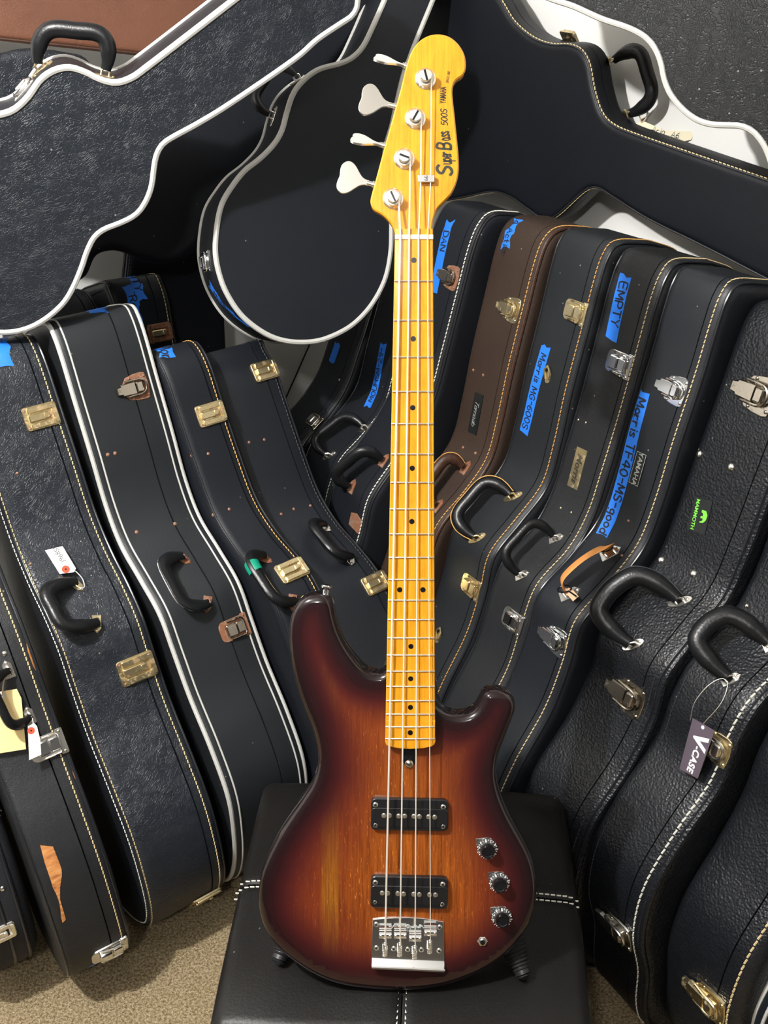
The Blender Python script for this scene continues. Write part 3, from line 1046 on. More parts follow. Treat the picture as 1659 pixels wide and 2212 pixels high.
def ring(o, to2, th, px, py, r, mat, hole=True):
    c = to2(px, py)
    g = MB().add(*xf(lathe([(r, 0), (r, 0.0004)], 20), Matrix.Translation((c[0], c[1], th)))).obj('reinforcement_ring', M[mat], o)
    MB().add(*xf(lathe([(r * .25, 0), (r * .25, 0.0003)], 12), Matrix.Translation((c[0], c[1], th + .0005)))).obj('hole', M['dark'], g)
    return g


def wpts(case, pix, h):
    out = []
    for px, py in pix:
        a, x = case.pick(px, py)
        out.append(np.array(case.root.matrix_world @ Vector(case.surf(a, x, h))))
    return out


def cord(o, pts, rad, mat, name='string'):
    m = o.matrix_world.inverted() if o.parent is None and o.matrix_world else Matrix.Identity(4)
    P = [tuple(o.matrix_basis.inverted() @ Vector(p)) for p in catmull(pts, 5)]
    return MB().add(*tube(P, rad, 6)).obj(name, M[mat], o)


# ---------------- left row, nearest first
L0 = upright('L0', 'soft_guitar_case', 'soft black zippered guitar bag at the lower left edge beside the torn case', 'bag', seam=0.4, r=0.03)
L0.piping(L0.T / 2 - 0.02, 'welt', 0.0035)
L0.piping(L0.T / 2 - 0.045, 'welt', 0.003, name='zipper')
L0.rivets([(6, 1920)], 'chrome', 0.0045)
_o = L0.put('zipper_pull', shared('zp', lambda: MB().add(*tube([(0.008 * math.cos(t), 0.006 * math.sin(t), .003) for t in np.linspace(0, 5.2, 12)], .0011, 6)).mesh('zipper_pull', M['chrome'])), 22, 1748)
latch(L0, 2, 2016, 'plate', 'nickel', 0.8)

L1 = upright('L1', 'guitar_case', 'black grained case with torn covering showing orange plywood and tags on its handle', 'fine', seam=0.30, back=0.9)
plain_trim(L1, 'stitch_y', 0.016)
L1.piping(L1.T / 2 - 0.006, 'welt', 0.0018)
for poly in ([(86, 1825), (114, 1829), (121, 1845), (132, 1875), (134, 1890), (129, 1916), (129, 1942), (142, 1985), (135, 1993), (112, 1909), (97, 1864)],
             [(153, 1653), (162, 1668), (170, 1692), (166, 1690), (158, 1672)],
             [(54, 1377), (64, 1412), (78, 1430), (87, 1452), (87, 1462), (72, 1440), (60, 1408)]):
    sn = [L1.pick(*p) for p in poly]
    o = L1.patch(sn, 'wood', 'torn_patch', 0.0009, 0.01)
    tag(o, 'bare orange plywood where the covering is torn away')
latch(L1, 104, 1612, 'drop', 'nickel', 1.05, 'chrome')
latch(L1, 238, 2052, 'drop', 'nickel', 1.15, 'chrome')
h1, _, _ = handle(L1, (18, 1447), (64, 1548), (-0.035, 0.035), 'grip', 'nickel', 0.0085, 'tri', flat=0.7)
L1.tape((196, 2096), (222, 2078), 0.02, mat='tapelight', rag=0.1)
L1.rivets([(10, 1412)], 'nickel', 0.004)
o, t2, th = card('envelope', 'plain manila envelope hanging from the handle of the torn case', 'envelope', [(-70, 1500), (0, 1494), (36, 1488), (46, 1508), (56, 1618), (0, 1627), (-70, 1632)], L1, (40, 1560), 0.012, M['manila'], 0.0012)
ring(o, t2, th, 2, 1502, 0.006, 'paper')
cord(o, wpts(L1, [(2, 1500), (6, 1470), (18, 1448)], 0.014), 0.0011, 'string')
o, t2, th = card('hang_tag', 'blank white hang tag with red ring in front of the torn case latch', 'tag', [(60, 1569), (74, 1562), (80, 1569), (87, 1600), (89, 1630), (63, 1642)], L1, (76, 1590), 0.03, M['paper'])
ring(o, t2, th, 67, 1578, 0.0055, 'redring')
cord(o, wpts(L1, [(66, 1577), (66, 1562), (64, 1548)], 0.03), 0.0008, 'whitestring')

L2 = upright('L2', 'guitar_case', 'black creased leatherette case with a white numbered tag on its handle', 'crease', seam=0.20, back=0.9)
plain_trim(L2, 'stitch_y', 0.016, both=False)
L2.stitching(-L2.T / 2 + 0.006, 'stitch_y')
L2.stitching(-L2.T / 2 - 0.004, 'stitch_w')
L2.tape((-4, 728), (10, 792), 0.03, 'Tak', 0.018, 0.02)
latch(L2, 89, 900, 'plate', 'brassrust', 1.0)
latch(L2, 296, 1443, 'plate', 'brassrust', 1.12)
latch(L2, 444, 1938, 'plate', 'brassrust', 1.0)
hd, _, _ = handle(L2, (164, 1262), (209, 1346), (-0.060, 0.028), 'grip', 'brass', 0.0125, 'tri', flat=0.8, seam='welt', rots=(-70, 250))
L2.rivets([(66, 1217), (37, 1022)], 'rust', 0.0022)
o, t2, th = card('hang_tag', 'small white numbered tag with red ring on creased case handle', 'tag', [(97, 1189), (135, 1180), (164, 1228), (160, 1236), (129, 1240)], L2, (130, 1210), 0.016, M['paper'])
ring(o, t2, th, 142, 1230, 0.0065, 'redring')
V, F, ln = strokes('J968SS41', 0.0075, 0.10, 0.08)
card_text(o, t2, th, V, F, (143, 1214), (122, 1181), 'ink')
cord(o, wpts(L2, [(142, 1230), (160, 1239), (177, 1258), (180, 1276), (166, 1274), (158, 1262)], 0.012), 0.0008, 'whitestring')

L3 = upright('L3', 'guitar_case', 'black case edged in white piping standing third from the left', 'smoothgrey', seam=0.33, r=0.012, back=0.85)
for sx in (-1, 1):
    L3.piping(sx * (L3.T / 2 - 0.001), 'piping', 0.0042, 0.0005)
    L3.piping(sx * (L3.T / 2 - 0.016), 'piping', 0.0017, 0.0002)
L3.tape((205, 657), (215, 676), 0.036, 'o', 0.012, 0.004)
latch(L3, 290, 838, 'draw', 'rust', 1.05, 'darkmetal')
latch(L3, 507, 1358, 'drop', 'rust', 1.05, 'darkmetal')
handle(L3, (395, 1207), (448, 1304), (-0.052, 0.022), 'grip', 'rust', 0.012, 'tri', flat=0.45, seam='chrome', rots=(-60, 240))
L3.rivets([(233, 983), (249, 980), (295, 1150), (378, 1132)], 'rust', 0.0035)

L4 = upright('L4', 'guitar_case', 'slim black stitched case with green tape on its handle', 'matte', seam=0.24, back=0.8)
plain_trim(L4, 'stitch_o', 0.014)
L4.tape((344, 736), (362, 772), 0.03, 'Mor', 0.02, 0.008)
latch(L4, 455, 894, 'plate', 'brassrust', 1.0)
latch(L4, 631, 1233, 'plate', 'brassrust', 1.0)
hd, path, _ = handle(L4, (570, 1207), (632, 1300), (-0.046, 0.025), 'grip', 'rust', 0.012, 'tri', rots=(-60, 240))
g = len(path) // 2 - 6
tag(MB().add(*tube(path[g - 2:g + 4], 0.0132, 12, flat=0.82)).obj('tape_band', M['tapegreen'], hd), 'green tape band')
L4.rivets([(414, 985), (450, 980), (460, 1112), (495, 1100)], 'rust', 0.003)

L5 = upright('L5', 'guitar_case', 'black worn case with copper latches leaning furthest back in the left row', 'smooth', seam=0.22, back=0.35)
plain_trim(L5, 'stitch_k', 0.014)
L5.stitching(-L5.T / 2 + 0.010, 'stitch_k')
latch(L5, 572, 801, 'plate', 'brassrust', 0.95)
latch(L5, 811, 1259, 'plate', 'brassrust', 0.95)
handle(L5, (699, 1138), (757, 1207), (-0.044, 0.025), 'grip', 'nickel', 0.012, 'tri', rots=(-60, 240))
L5.rivets([(538, 955), (571, 949), (608, 1111), (635, 1100), (670, 1092)], 'rust', 0.003)

L6 = upright('L6', 'guitar_case', 'black case with two handwritten blue tapes and a rusty latch behind the white-piped case', 'smooth', seam=0.28, slim=0.088)
plain_trim(L6, 'stitch_y', 0.014)
L6.tape((278, 590), (306, 648), 0.028, 'PTY', 0.017, 0.006)
L6.tape((276, 618), (304, 735), 0.028, 'Rosi M', 0.017, 0.022, h=0.0003)
latch(L6, 345, 719, 'plate', 'rust', 1.0, 'brassrust')
L7 = upright('L7', 'guitar_case', 'dark case mostly hidden behind the white-piped case, only its top showing', 'matte', slim=0.088)
plain_trim(L7, 'stitch_k', 0.014)

# ---------------- right row, furthest first
Rm = upright('Rm', 'guitar_case', 'shadowed black case at the far back of the right row below the rounded case', 'smooth', seam=0.25)
plain_trim(Rm, 'stitch_k', 0.014)
Rm.tape((730, 742), (717, 780), 0.024)
latch(Rm, 679, 909, 'drop', 'darkmetal', 0.9, 'nickel')
Rm.rivets([(733, 821)], 'brass', 0.003)

R0 = upright('R0', 'guitar_case', 'black case with blue tape lettering read upwards left of the bass neck', 'smooth', seam=0.22)
plain_trim(R0, 'stitch_w', 0.016)
R0.tape((794, 878), (829, 742), 0.022, 'MOUHSM-29~', 0.014, 0.012, flip=True)
handle(R0, (789, 926), (711, 984), (-0.042, 0.022), 'grip', 'nickel', 0.010, rots=(45, 45))

R1 = upright('R1', 'guitar_case', 'black case with white stitching and blue DAN tape beside the bass neck', 'smooth', seam=0.25)
plain_trim(R1, 'stitch_w', 0.016, w=0.0014)
R1.piping(R1.T / 2 - 0.008, 'welt', 0.003)
R1.tape((974, 476), (936, 632), 0.024, 'DAN', 0.015, 0.022)
latch(R1, 973, 598, 'draw', 'rust', 1.0, 'darkmetal')
handle(R1, (829, 997), (761, 1052), (-0.012, 0.040), 'grip', 'rust', 0.012, 'tri')
R1.put('corner_plate', shared('cp', lambda: MB().add(*prism([(-.02, -.014), (.018, -.018), (.022, .01), (0, .018), (-.02, .012)], -.001, .0016, .0005)).mesh('corner_plate', M['rust'])), 768, 1128)

R2 = upright('R2', 'guitar_case', 'dark brown tolex case with orange stitching and a black script badge', 'brown', seam=0.24)
plain_trim(R2, 'stitch_o', 0.016, False)
R2.piping(R2.T / 2 - 0.006, 'brownwelt', 0.0036)
R2.tape((1121, 474), (1091, 537), 0.024, '4 Action', 0.013, 0.006)
latch(R2, 1103, 668, 'draw', 'brass', 1.0)
b, q, d, n, Lb = R2.badge((1036, 851), (1020, 937), 0.026, 'plateblack')
V, F, ln = strokes('Tornado', 0.011, 0.09, 0.0, 0.35, 0.7)
R2.write(b, V, F, q - d * ln * .5 - n * .006, d, n, 0.0016, 'badgeline', 'lettering')
handle(R2, (1006, 1012), (945, 1095), (-0.02, 0.03), 'brownwelt', 'rust', 0.011, 'tri', seam='stitch_o')
R2.rivets([(1022, 800), (1044, 810), (1000, 967), (1027, 979)], 'rust', 0.003)

R3 = upright('R3', 'guitar_case', 'black case with gold stitching and long blue tape reading Morris MG-600S', 'smoothgrey', seam=0.24)
plain_trim(R3, 'stitch_o', 0.016)
R3.tape((1180, 750), (1131, 937), 0.024, 'Morris MG-600S', 0.014, 0.012)
latch(R3, 1244, 673, 'drop', 'brass', 1.0)
R3.put('key_loop', shared('kl', lambda: MB().add(*prism(rrect(0, 0, .022, .012, .005), -.001, .0015, .0005)).add(*tube([(-.004, .004, .003), (.012, .007, .006), (.020, 0, .006), (.012, -.007, .006), (-.004, -.004, .003)], .0018, 8)).mesh('key_loop', M['brass'])), 1184, 815, rot=R(95))
handle(R3, (1108, 1073), (1031, 1163), (-0.045, 0.028), 'grip', 'brass', 0.0115, seam='stitch_o', rots=(50, 50))
latch(R3, 1018, 1267, 'drop', 'brassrust', 1.0, 'brassrust')
R3.put('key_loop', _cache['kl'], 947, 1378, rot=R(95))

R4 = upright('R4', 'guitar_case', 'black case with blue EMPTY tape and a brass name plate', 'fine', seam=0.24)
plain_trim(R4, 'stitch_y', 0.016)
R4.tape((1353, 591), (1319, 737), 0.027, 'EMPTY', 0.017, 0.014)
latch(R4, 1338, 786, 'drop', 'chrome', 1.05)
b, q, d, n, Lb = R4.badge((1259, 969), (1237, 1053), 0.026, 'brass')
V, F = type2('Morris', 0.019, 0.0002, 0.25)
R4.write(b, V, F, q, d, n, 0.0018, 'darkmetal', 'lettering')
handle(R4, (1201, 1163), (1127, 1243), (-0.026, 0.036), 'grip', 'nickel', 0.0085, 'tri', rots=(45, 45))
latch(R4, 1109, 1341, 'drop', 'nickel', 1.0, 'chrome')
R4.rivets([(1249, 907), (1265, 913), (1211, 1097), (1234, 1106)], 'brass', 0.0022)

R5 = upright('R5', 'guitar_case', 'black case with long blue Morris TF40 tape and an orange leather strap handle', 'smooth', seam=0.24)
plain_trim(R5, 'stitch_y', 0.016)
R5.tape((1393, 842), (1300, 1156), 0.025, 'Morris TF40-MS-good', 0.017, 0.014, ink_w=0.17)
latch(R5, 1456, 841, 'draw', 'chrome', 1.0)
latch(R5, 1199, 1381, 'draw', 'chrome', 1.08)
b, q, d, n, Lb = R5.badge((1388, 979), (1369, 1046), 0.021, 'plateblack')
V, F = type2('YAMAHA', 0.0135, 0.0002)
R5.write(b, V, F, q, d, n, 0.0018, 'badgeline', 'lettering')
for (ka, kb, kw, kl) in ((0, .0100, .0008, Lb), (0, -.0100, .0008, Lb), (Lb / 2 - .0005, 0, .020, .0008), (-Lb / 2 + .0005, 0, .020, .0008)):
    cc = q + d * ka + n * kb
    P = [cc - d * kl / 2 - n * kw / 2, cc + d * kl / 2 - n * kw / 2, cc + d * kl / 2 + n * kw / 2, cc - d * kl / 2 + n * kw / 2]
    v = [R5.surf(p[0], p[1], 0.0017) for p in P]
    MB().add(v, [(0, 1, 2, 3)]).obj('border_line', M['badgeline'], b, sharp=0)
# strap handle
a1, x1 = R5.pick(1318, 1195)
a2, x2 = R5.pick(1230, 1283)
P1, P2 = R5.surf(a1, x1, .006), R5.surf(a2, x2, .006)
nn = unit(R5.surf((a1 + a2) / 2, 0, .01) - R5.surf((a1 + a2) / 2, 0, 0))
D = P2 - P1
X_ = np.array([1.0, 0, 0])
sp = catmull([P1 - X_ * .006, P1 + nn * .014 - D * .05 + X_ * .008, P1 + nn * .030 + D * .04 + X_ * .012, P1 + nn * .034 + D * .30 + X_ * .004, P1 + nn * .034 + D * .62 - X_ * .002, P1 + nn * .026 + D * .92 - X_ * .006, P2 + nn * .006 + D * .02], 6)
so = MB().add(*tube(sp, 0.0105, 12, flat=0.16, up=nn + X_ * -.5)).obj('strap_handle', M['strap'], R5.root)
tag(so, 'orange-tan leather strap')
for (a, x), ro in (((a1, x1), 60), ((a2, x2), 60)):
    put('bracket', bracket_mesh('nickel', 'tri'), so, R5.frame_at(a, x) @ Matrix.Rotation(R(ro), 4, 'Z') @ Matrix.Scale(1.25, 4))
for p_, k in ((P1, 1), (P2, -1)):
    zt = [p_ + nn * .012 + np.array([.012 * math.cos(t), .007 * math.sin(t), .007 * math.sin(t + .6)]) for t in np.linspace(0, 6.0, 14)]
    MB().add(*tube(zt + [zt[-1] + X_ * .018 * -k], .0014, 6)).obj('zip_tie', M['grip'], so)
MB().add(*tube([P2 + nn * .008, P2 + nn * .012 + X_ * .016, P2 + nn * .006 + X_ * .026 + D * .02], .006, 8, flat=.2, up=nn)).obj('strap_end', M['strapin'], so)
R5.rivets([(1357, 1126), (1343, 1200)], 'rust', 0.0026)

R6 = upright('R6', 'guitar_case', 'black pebbled case with a large padded handle and a green MAMMOTH badge', 'pebble', seam=0.24, r=0.02)
R6.stitching(R6.T / 2 - 0.022, 'stitch_k')
R6.piping(R6.T / 2 - 0.006, 'pebble', 0.006)
R6.piping(R6.T / 2 - 0.013, 'welt', 0.0012)
latch(R6, 1637, 850, 'draw', 'darkmetal', 1.25)
latch(R6, 1358, 1503, 'draw', 'darkmetal', 1.3)
R6.rivets([(1427, 1210), (1497, 1240), (1510, 981), (1579, 1009)], 'nickel', 0.0062)
b, q, d, n, Lb = R6.badge((1521, 1078), (1504, 1150), 0.034, 'plateblack')
V, F = type2('MAMMOTH', 0.0095, 0.00015)
R6.write(b, V, F, q - n * .009, d, n, 0.0017, 'green', 'lettering')
_m = [(-.010, -.002), (-.010, .006), (-.004, .010), (.004, .009), (.009, .005), (.0105, -.001), (.0085, -.002), (.007, .002), (.003, .003), (.003, -.002), (.000, -.002), (-.001, .002), (-.005, .001), (-.006, -.002)]
V, F = cdt_fill(_m if area2(_m) > 0 else _m[::-1], 0.004)
R6.write(b, V, F, q + n * .004, d, n, 0.0017, 'green', 'emblem')
handle(R6, (1469, 1300), (1369, 1392), (-0.064, 0.040), 'grip', 'nickel', 0.0150, flat=0.75, seam='stitch_k', rots=(50, 50), belly=0.05)

R7 = upright('R7', 'guitar_case', 'black pebbled case with bold white stitching carrying the purple card tag', 'pebble', seam=0.26, r=0.02)
R7.stitching(R7.T / 2 - 0.017, 'stitch_w', 0.0085, 0.0112, 0.0014)
R7.stitching(-R7.T / 2 + 0.02, 'stitch_k')
R7.piping(R7.T / 2 - 0.004, 'pebble', 0.006)
latch(R7, 1546, 1612, 'draw', 'brass', 1.05, 'nickel')
latch(R7, 1334, 2006, 'draw', 'nickel', 1.25)
handle(R7, (1668, 1392), (1578, 1468), (-0.060, 0.036), 'grip', 'nickel', 0.0145, 'tri', flat=0.8, rots=(60, 60), belly=0.05)
R7.rivets([(1613, 1308)], 'darkmetal', 0.004)
o, t2, th = card('hang_tag', 'purple grey V-CASE card tag on a thin loop of thread', 'tag', [(1497, 1551), (1544, 1578), (1508, 1682), (1468, 1661)], R7, (1507, 1616), 0.022, M['purple'])
V, F = type2('V', 0.034, 0.0016)
card_text(o, t2, th, V, F, (1512, 1600), (1507, 1615), 'white', 'lettering')
V, F = type2('-CASE', 0.0150, 0.0006, 0, 1.12)
card_text(o, t2, th, V, F, (1499, 1640), (1493, 1657), 'white', 'lettering')
c_ = t2(1519, 1571)
MB().add(*xf(lathe([(.0028, 0), (.0028, .0004)], 16), Matrix.Translation((c_[0], c_[1], th)))).obj('eyelet', M['white'], o)
cord(o, wpts(R7, [(1513, 1555), (1520, 1520), (1545, 1490), (1572, 1478)], 0.022) + wpts(R7, [(1586, 1490), (1575, 1525), (1537, 1566)], 0.022), 0.0006, 'nickel')

R8 = upright('R8', 'guitar_case', 'black pebbled case with yellow stitching nearest the lower right corner', 'pebble', seam=0.26, r=0.02)
R8.stitching(R8.T / 2 - 0.017, 'stitch_y', 0.008, 0.0105, 0.0014)
latch(R8, 1530, 2160, 'draw', 'brass', 1.3)
R9 = upright('R9', 'guitar_case', 'black case with white piping cut off by the lower right corner', 'smooth', seam=0.3, r=0.012)
for sx in (-1, 1):
    R9.piping(sx * (R9.T / 2 - 0.002), 'piping', 0.0042)
    R9.piping(sx * (R9.T / 2 - 0.020), 'piping', 0.0026)

# ---------------- cases lying on top of the rows, seen face on
TP = [(-60, 252), (-25, 250), (0, 246), (30, 235), (60, 207), (85, 172), (115, 151), (150, 144), (185, 154), (215, 169), (250, 177), (285, 166), (320, 141), (410, 72), (503, 0), (600, -73), (660, -108), (720, -105), (760, -70), (774, -30), (775, 0), (772, 20), (760, 38), (736, 54), (686, 88), (635, 132), (500, 225), (430, 268), (370, 301), (350, 317), (339, 340), (334, 370), (330, 400), (321, 428), (305, 455), (285, 472), (255, 486), (225, 498), (204, 516), (189, 547), (179, 577), (162, 618), (142, 652), (115, 679), (81, 702), (44, 716), (0, 720), (-60, 712), (-120, 680), (-165, 610), (-180, 500), (-165, 390), (-120, 300)]
T1 = facing('guitar_case', 'large black leatherette case with white piping lying across the upper left', TP, (300, 350), 1.64, 18, -2, 0.115, 'crease', seam=0.5, r=0.006)
for sx in (-1, 1):
    T1.piping(sx * (T1.T / 2 - 0.001), 'piping', 0.0050)
T1.piping(T1.T / 2 - 0.012, 'piping', 0.0018)
handle(T1, (92, 150), (226, 165), (0.0, 0.052), 'grip', 'brass', 0.0125)
latch(T1, 52, 190, 'drop', 'nickel', 1.1, 'chrome')

TR = [(829, 0), (804, 57), (784, 98), (763, 121), (736, 135), (689, 148), (655, 172), (632, 202), (618, 243), (608, 280), (591, 310), (561, 341), (527, 368), (500, 402), (478, 440), (467, 490), (464, 547), (474, 598), (491, 639), (518, 679), (552, 709), (589, 730), (629, 740), (673, 740), (710, 731), (754, 709), (788, 679), (815, 642), (835, 598), (845, 547), (847, 500), (846, 460), (840, 410), (832, 365), (834, 320), (848, 270), (860, 215), (872, 165), (885, 130), (898, 95), (937, 0), (960, -60), (950, -110), (900, -130), (865, -90)]
T2 = facing('guitar_case', 'black case with rounded white-piped body hanging behind the bass headstock', TR, (650, 735), 1.96, 27, 17, 0.105, 'matte', seam=0.5, r=0.006)
for sx in (-1, 1):
    T2.piping(sx * (T2.T / 2 - 0.001), 'piping', 0.0052)
handle(T2, (592, 252), (640, 165), (-0.01, 0.040), 'grip', 'nickel', 0.010)
latch(T2, 446, 566, 'drop', 'chrome', 1.0)
T2.tape((452, 612), (540, 704), 0.022, 'Musician', 0.012, 0.02)

TB = [(186, 600), (208, 556), (241, 544), (268, 548), (287, 557), (307, 567), (344, 573), (380, 571), (415, 552), (452, 515), (480, 460), (520, 400), (580, 330), (640, 240), (720, 150), (800, 40), (820, -40), (740, -80), (620, 20), (500, 130), (380, 220), (250, 270), (150, 350), (110, 450), (120, 550), (150, 610)]
T3 = facing('guitar_case', 'plain dark case wedged behind the two white-piped cases on the left', TB, (380, 450), 2.03, 20, 6, 0.08, 'matte', r=0.02)

DO = [(1068, -20), (1085, 5), (1110, 45), (1150, 78), (1190, 92), (1228, 93), (1255, 106), (1272, 137), (1282, 190), (1298, 240), (1322, 266), (1370, 287), (1480, 325), (1659, 386), (1800, 432), (1850, 480), (1850, 600), (1810, 672), (1760, 660), (1659, 610), (1516, 536), (1397, 477), (1314, 425), (1290, 410), (1268, 412), (1245, 430), (1212, 461), (1187, 477), (1165, 474), (1130, 450), (1098, 428), (1060, 418), (1000, 430), (950, 436), (908, 418), (884, 350), (872, 250), (878, 120), (900, 20), (940, -50), (1000, -72), (1045, -55)]
D_ = facing('guitar_case', 'black stitched case with handle and paper tag lying across the upper right', DO, (1250, 400), 1.895, -52, 1, 0.060, 'deep', lid='deep', seam=0.45, r=0.012)
D_.stitching(D_.T / 2 - 0.005, 'stitch_y')
D_.piping(D_.T / 2 - 0.002, 'welt', 0.002)
handle(D_, (1320, 133), (1356, 247), (0.0, 0.058), 'grip', 'brass', 0.0125, rots=(0, 0))
latch(D_, 1236, 82, 'plate', 'brass', 0.9)
o, t2, th = card('paper_tag', 'cream handwritten paper tag tied to the upper right case handle', 'tag', [(1375, 266), (1391, 262), (1437, 282), (1502, 284), (1493, 302), (1461, 309), (1421, 304), (1381, 280)], D_, (1380, 262), 0.035, M['cream'], normal=(-0.45, -0.86, 0.2))
V, F, ln = strokes('Aria  A6', 0.0095, 0.10, 0.05)
card_text(o, t2, th, V, F, (1408, 284), (1440, 293), 'ink')
V, F, ln = strokes('Emerald Elec', 0.0085, 0.10, 0.05)
card_text(o, t2, th, V, F, (1402, 291), (1440, 303), 'ink')
tw = np.array(on_plane(1386, 266, np.array(o.location), unit((-0.45, -0.86, 0.2))))
hw_ = np.array(D_.root.matrix_world @ Vector(D_.surf(*D_.pick(1356, 245), 0.03)))
cord(o, [tw, (tw + hw_) / 2 + np.array([-.008, -.01, .01]), hw_, hw_ + np.array([.012, -.012, -.004]), tw + np.array([.006, -.004, .01]), tw], 0.0011, 'string')

EO = [(1190, 0), (1238, 16), (1298, 43), (1357, 63), (1393, 83), (1413, 107), (1425, 137), (1432, 171), (1446, 205), (1473, 238), (1504, 261), (1536, 271), (1568, 273), (1596, 274), (1620, 283), (1640, 303), (1659, 340), (1690, 440), (1740, 520), (1830, 570), (1950, 560), (2060, 470), (2110, 320), (2080, 160), (1990, 60), (1900, 0), (1870, -60), (1850, -120), (1780, -160), (1700, -150), (1600, -170), (1300, -260), (1150, -300), (1060, -260), (1030, -180), (1060, -90), (1120, -30)]
E_ = facing('guitar_case', 'grey-black leather case with white piping filling the top right corner', EO, (1500, 150), 1.45, -30, 2, 0.09, 'creasedark', seam=0.5, r=0.006)
for sx in (-1, 1):
    E_.piping(sx * (E_.T / 2 - 0.001), 'piping', 0.0045)
handle(E_, (1432, 172), (1490, 253), (-0.025, 0.026), 'grip', 'nickel', 0.011)

BO = [(-180, 55), (-80, 74), (0, 84), (150, 100), (300, 116), (420, 128), (520, 130), (580, 60), (600, -120), (560, -240), (300, -300), (-180, -300), (-240, -150), (-230, 0)]
TB1 = facing('guitar_case', 'red-brown leather case at the top left behind the white-piped case', BO, (150, 60), 1.80, 22, -3, 0.06, 'welt', lid='tan', seam=0.5, r=0.008)
TB1.piping(TB1.T / 2 - 0.006, 'brownwelt', 0.004)
latch(TB1, 14, 98, 'plate', 'brass', 0.7)
KO = [(-160, 140), (-60, 122), (0, 117), (40, 108), (85, 106), (140, 114), (190, 130), (215, 200), (190, 320), (60, 380), (-120, 360), (-190, 250)]
T0 = facing('guitar_case', 'black case peeking out below the brown case beside the piped case handle', KO, (60, 160), 1.74, 24, 2, 0.04, 'crease', r=0.012)
LP8 = [(300, 520), (420, 505), (470, 515), (480, 580), (484, 660), (488, 740), (494, 850), (505, 1000), (515, 1200), (512, 1320), (480, 1400), (410, 1432), (330, 1408), (290, 1320), (280, 1000), (275, 700), (280, 570)]
T8 = facing('guitar_case', 'flat black upright case face seen between the taped case and rounded case', LP8, (440, 660), 2.30, 32, 6, 0.05, 'matte', r=0.01)
T8.stitching(T8.T / 2 - 0.004, 'stitch_k')
T8.piping(T8.T / 2 - 0.012, 'welt', 0.003)
T8.piping(T8.T / 2 - 0.03, 'welt', 0.002)

# thin dark tube added to stand for a dark groove line on the left wall
cb = [on_plane(px, py, CORNER + NL * 0.006, NL) for px, py in ((720, 640), (690, 700), (669, 744), (645, 798), (620, 854), (600, 900))]
tag(MB().add(*tube(catmull(cb, 4), 0.0022, 6)).obj('groove_line', M['grip']), 'thin dark groove line on the white wall below the rounded case', 'groove_line')

# ------------------------------------------------------------------ ottoman
OC, OYAW, OW, OD, OH = np.array([0.034, 1.036, 0.0]), R(-3.5), 0.495, 0.455, 0.42
om = Matrix.Translation(Vector(OC)) @ Matrix.Rotation(OYAW, 4, 'Z')
ott = tag(empty('ottoman', om), 'black faux leather ottoman with cream cross stitching under the bass', 'ottoman')
NG = 26


def pad(ix, iy):
    """one stitched quarter of the seat; ix, iy in (-1, 1)"""
    xs = np.linspace(0.0008, OW / 2, NG) ** 1.0
    ys = np.linspace(0.0008, OD / 2, NG)
    xs = np.r_[0.0008, 0.002, 0.004, 0.008, np.linspace(0.016, OW / 2 - 0.024, NG), OW / 2 - np.array([.018, .013, .009, .005, .002, 0])]
    ys = np.r_[0.0008, 0.002, 0.004, 0.008, np.linspace(0.016, OD / 2 - 0.024, NG), OD / 2 - np.array([.018, .013, .009, .005, .002, 0])]
    v, f = [], []
    rr = 0.02
    for y in ys:
        for x in xs:
            z = OH - 0.003 * math.exp(-(x / 0.005) ** 2) - 0.003 * math.exp(-(y / 0.005) ** 2)
            z -= 0.008 * (x / (OW / 2)) ** 4 + 0.013 * (y / (OD / 2)) ** 3
            for q, m in ((x, OW / 2), (y, OD / 2)):
                e = m - q
                if e < rr:
                    z -= rr - math.sqrt(max(rr * rr - (rr - e) ** 2, 0))
            z += 0.0015 * math.sin(31 * x * ix + 2) * math.sin(27 * y + 3 * iy)
            v.append((ix * x, iy * y, z))
    nx, ny = len(xs), len(ys)
    for j in range(ny - 1):
        for i in range(nx - 1):
            q = (j * nx + i, j * nx + i + 1, (j + 1) * nx + i + 1, (j + 1) * nx + i)
            f.append(q if ix * iy > 0 else q[::-1])
    # skirt down the outer edges
    b = len(v)
    edge = [(ny - 1) * nx + i for i in range(nx)] + [j * nx + nx - 1 for j in range(ny - 2, -1, -1)]
    for k in edge:
        v.append((v[k][0], v[k][1], OH - 0.07))
    for k in range(len(edge) - 1):
        q = (edge[k], edge[k + 1], b + k + 1, b + k)
        f.append(q if ix * iy < 0 else q[::-1])
    return MB().add(v, f).obj('seat_panel', M['ottoman'], ott, sharp=50)


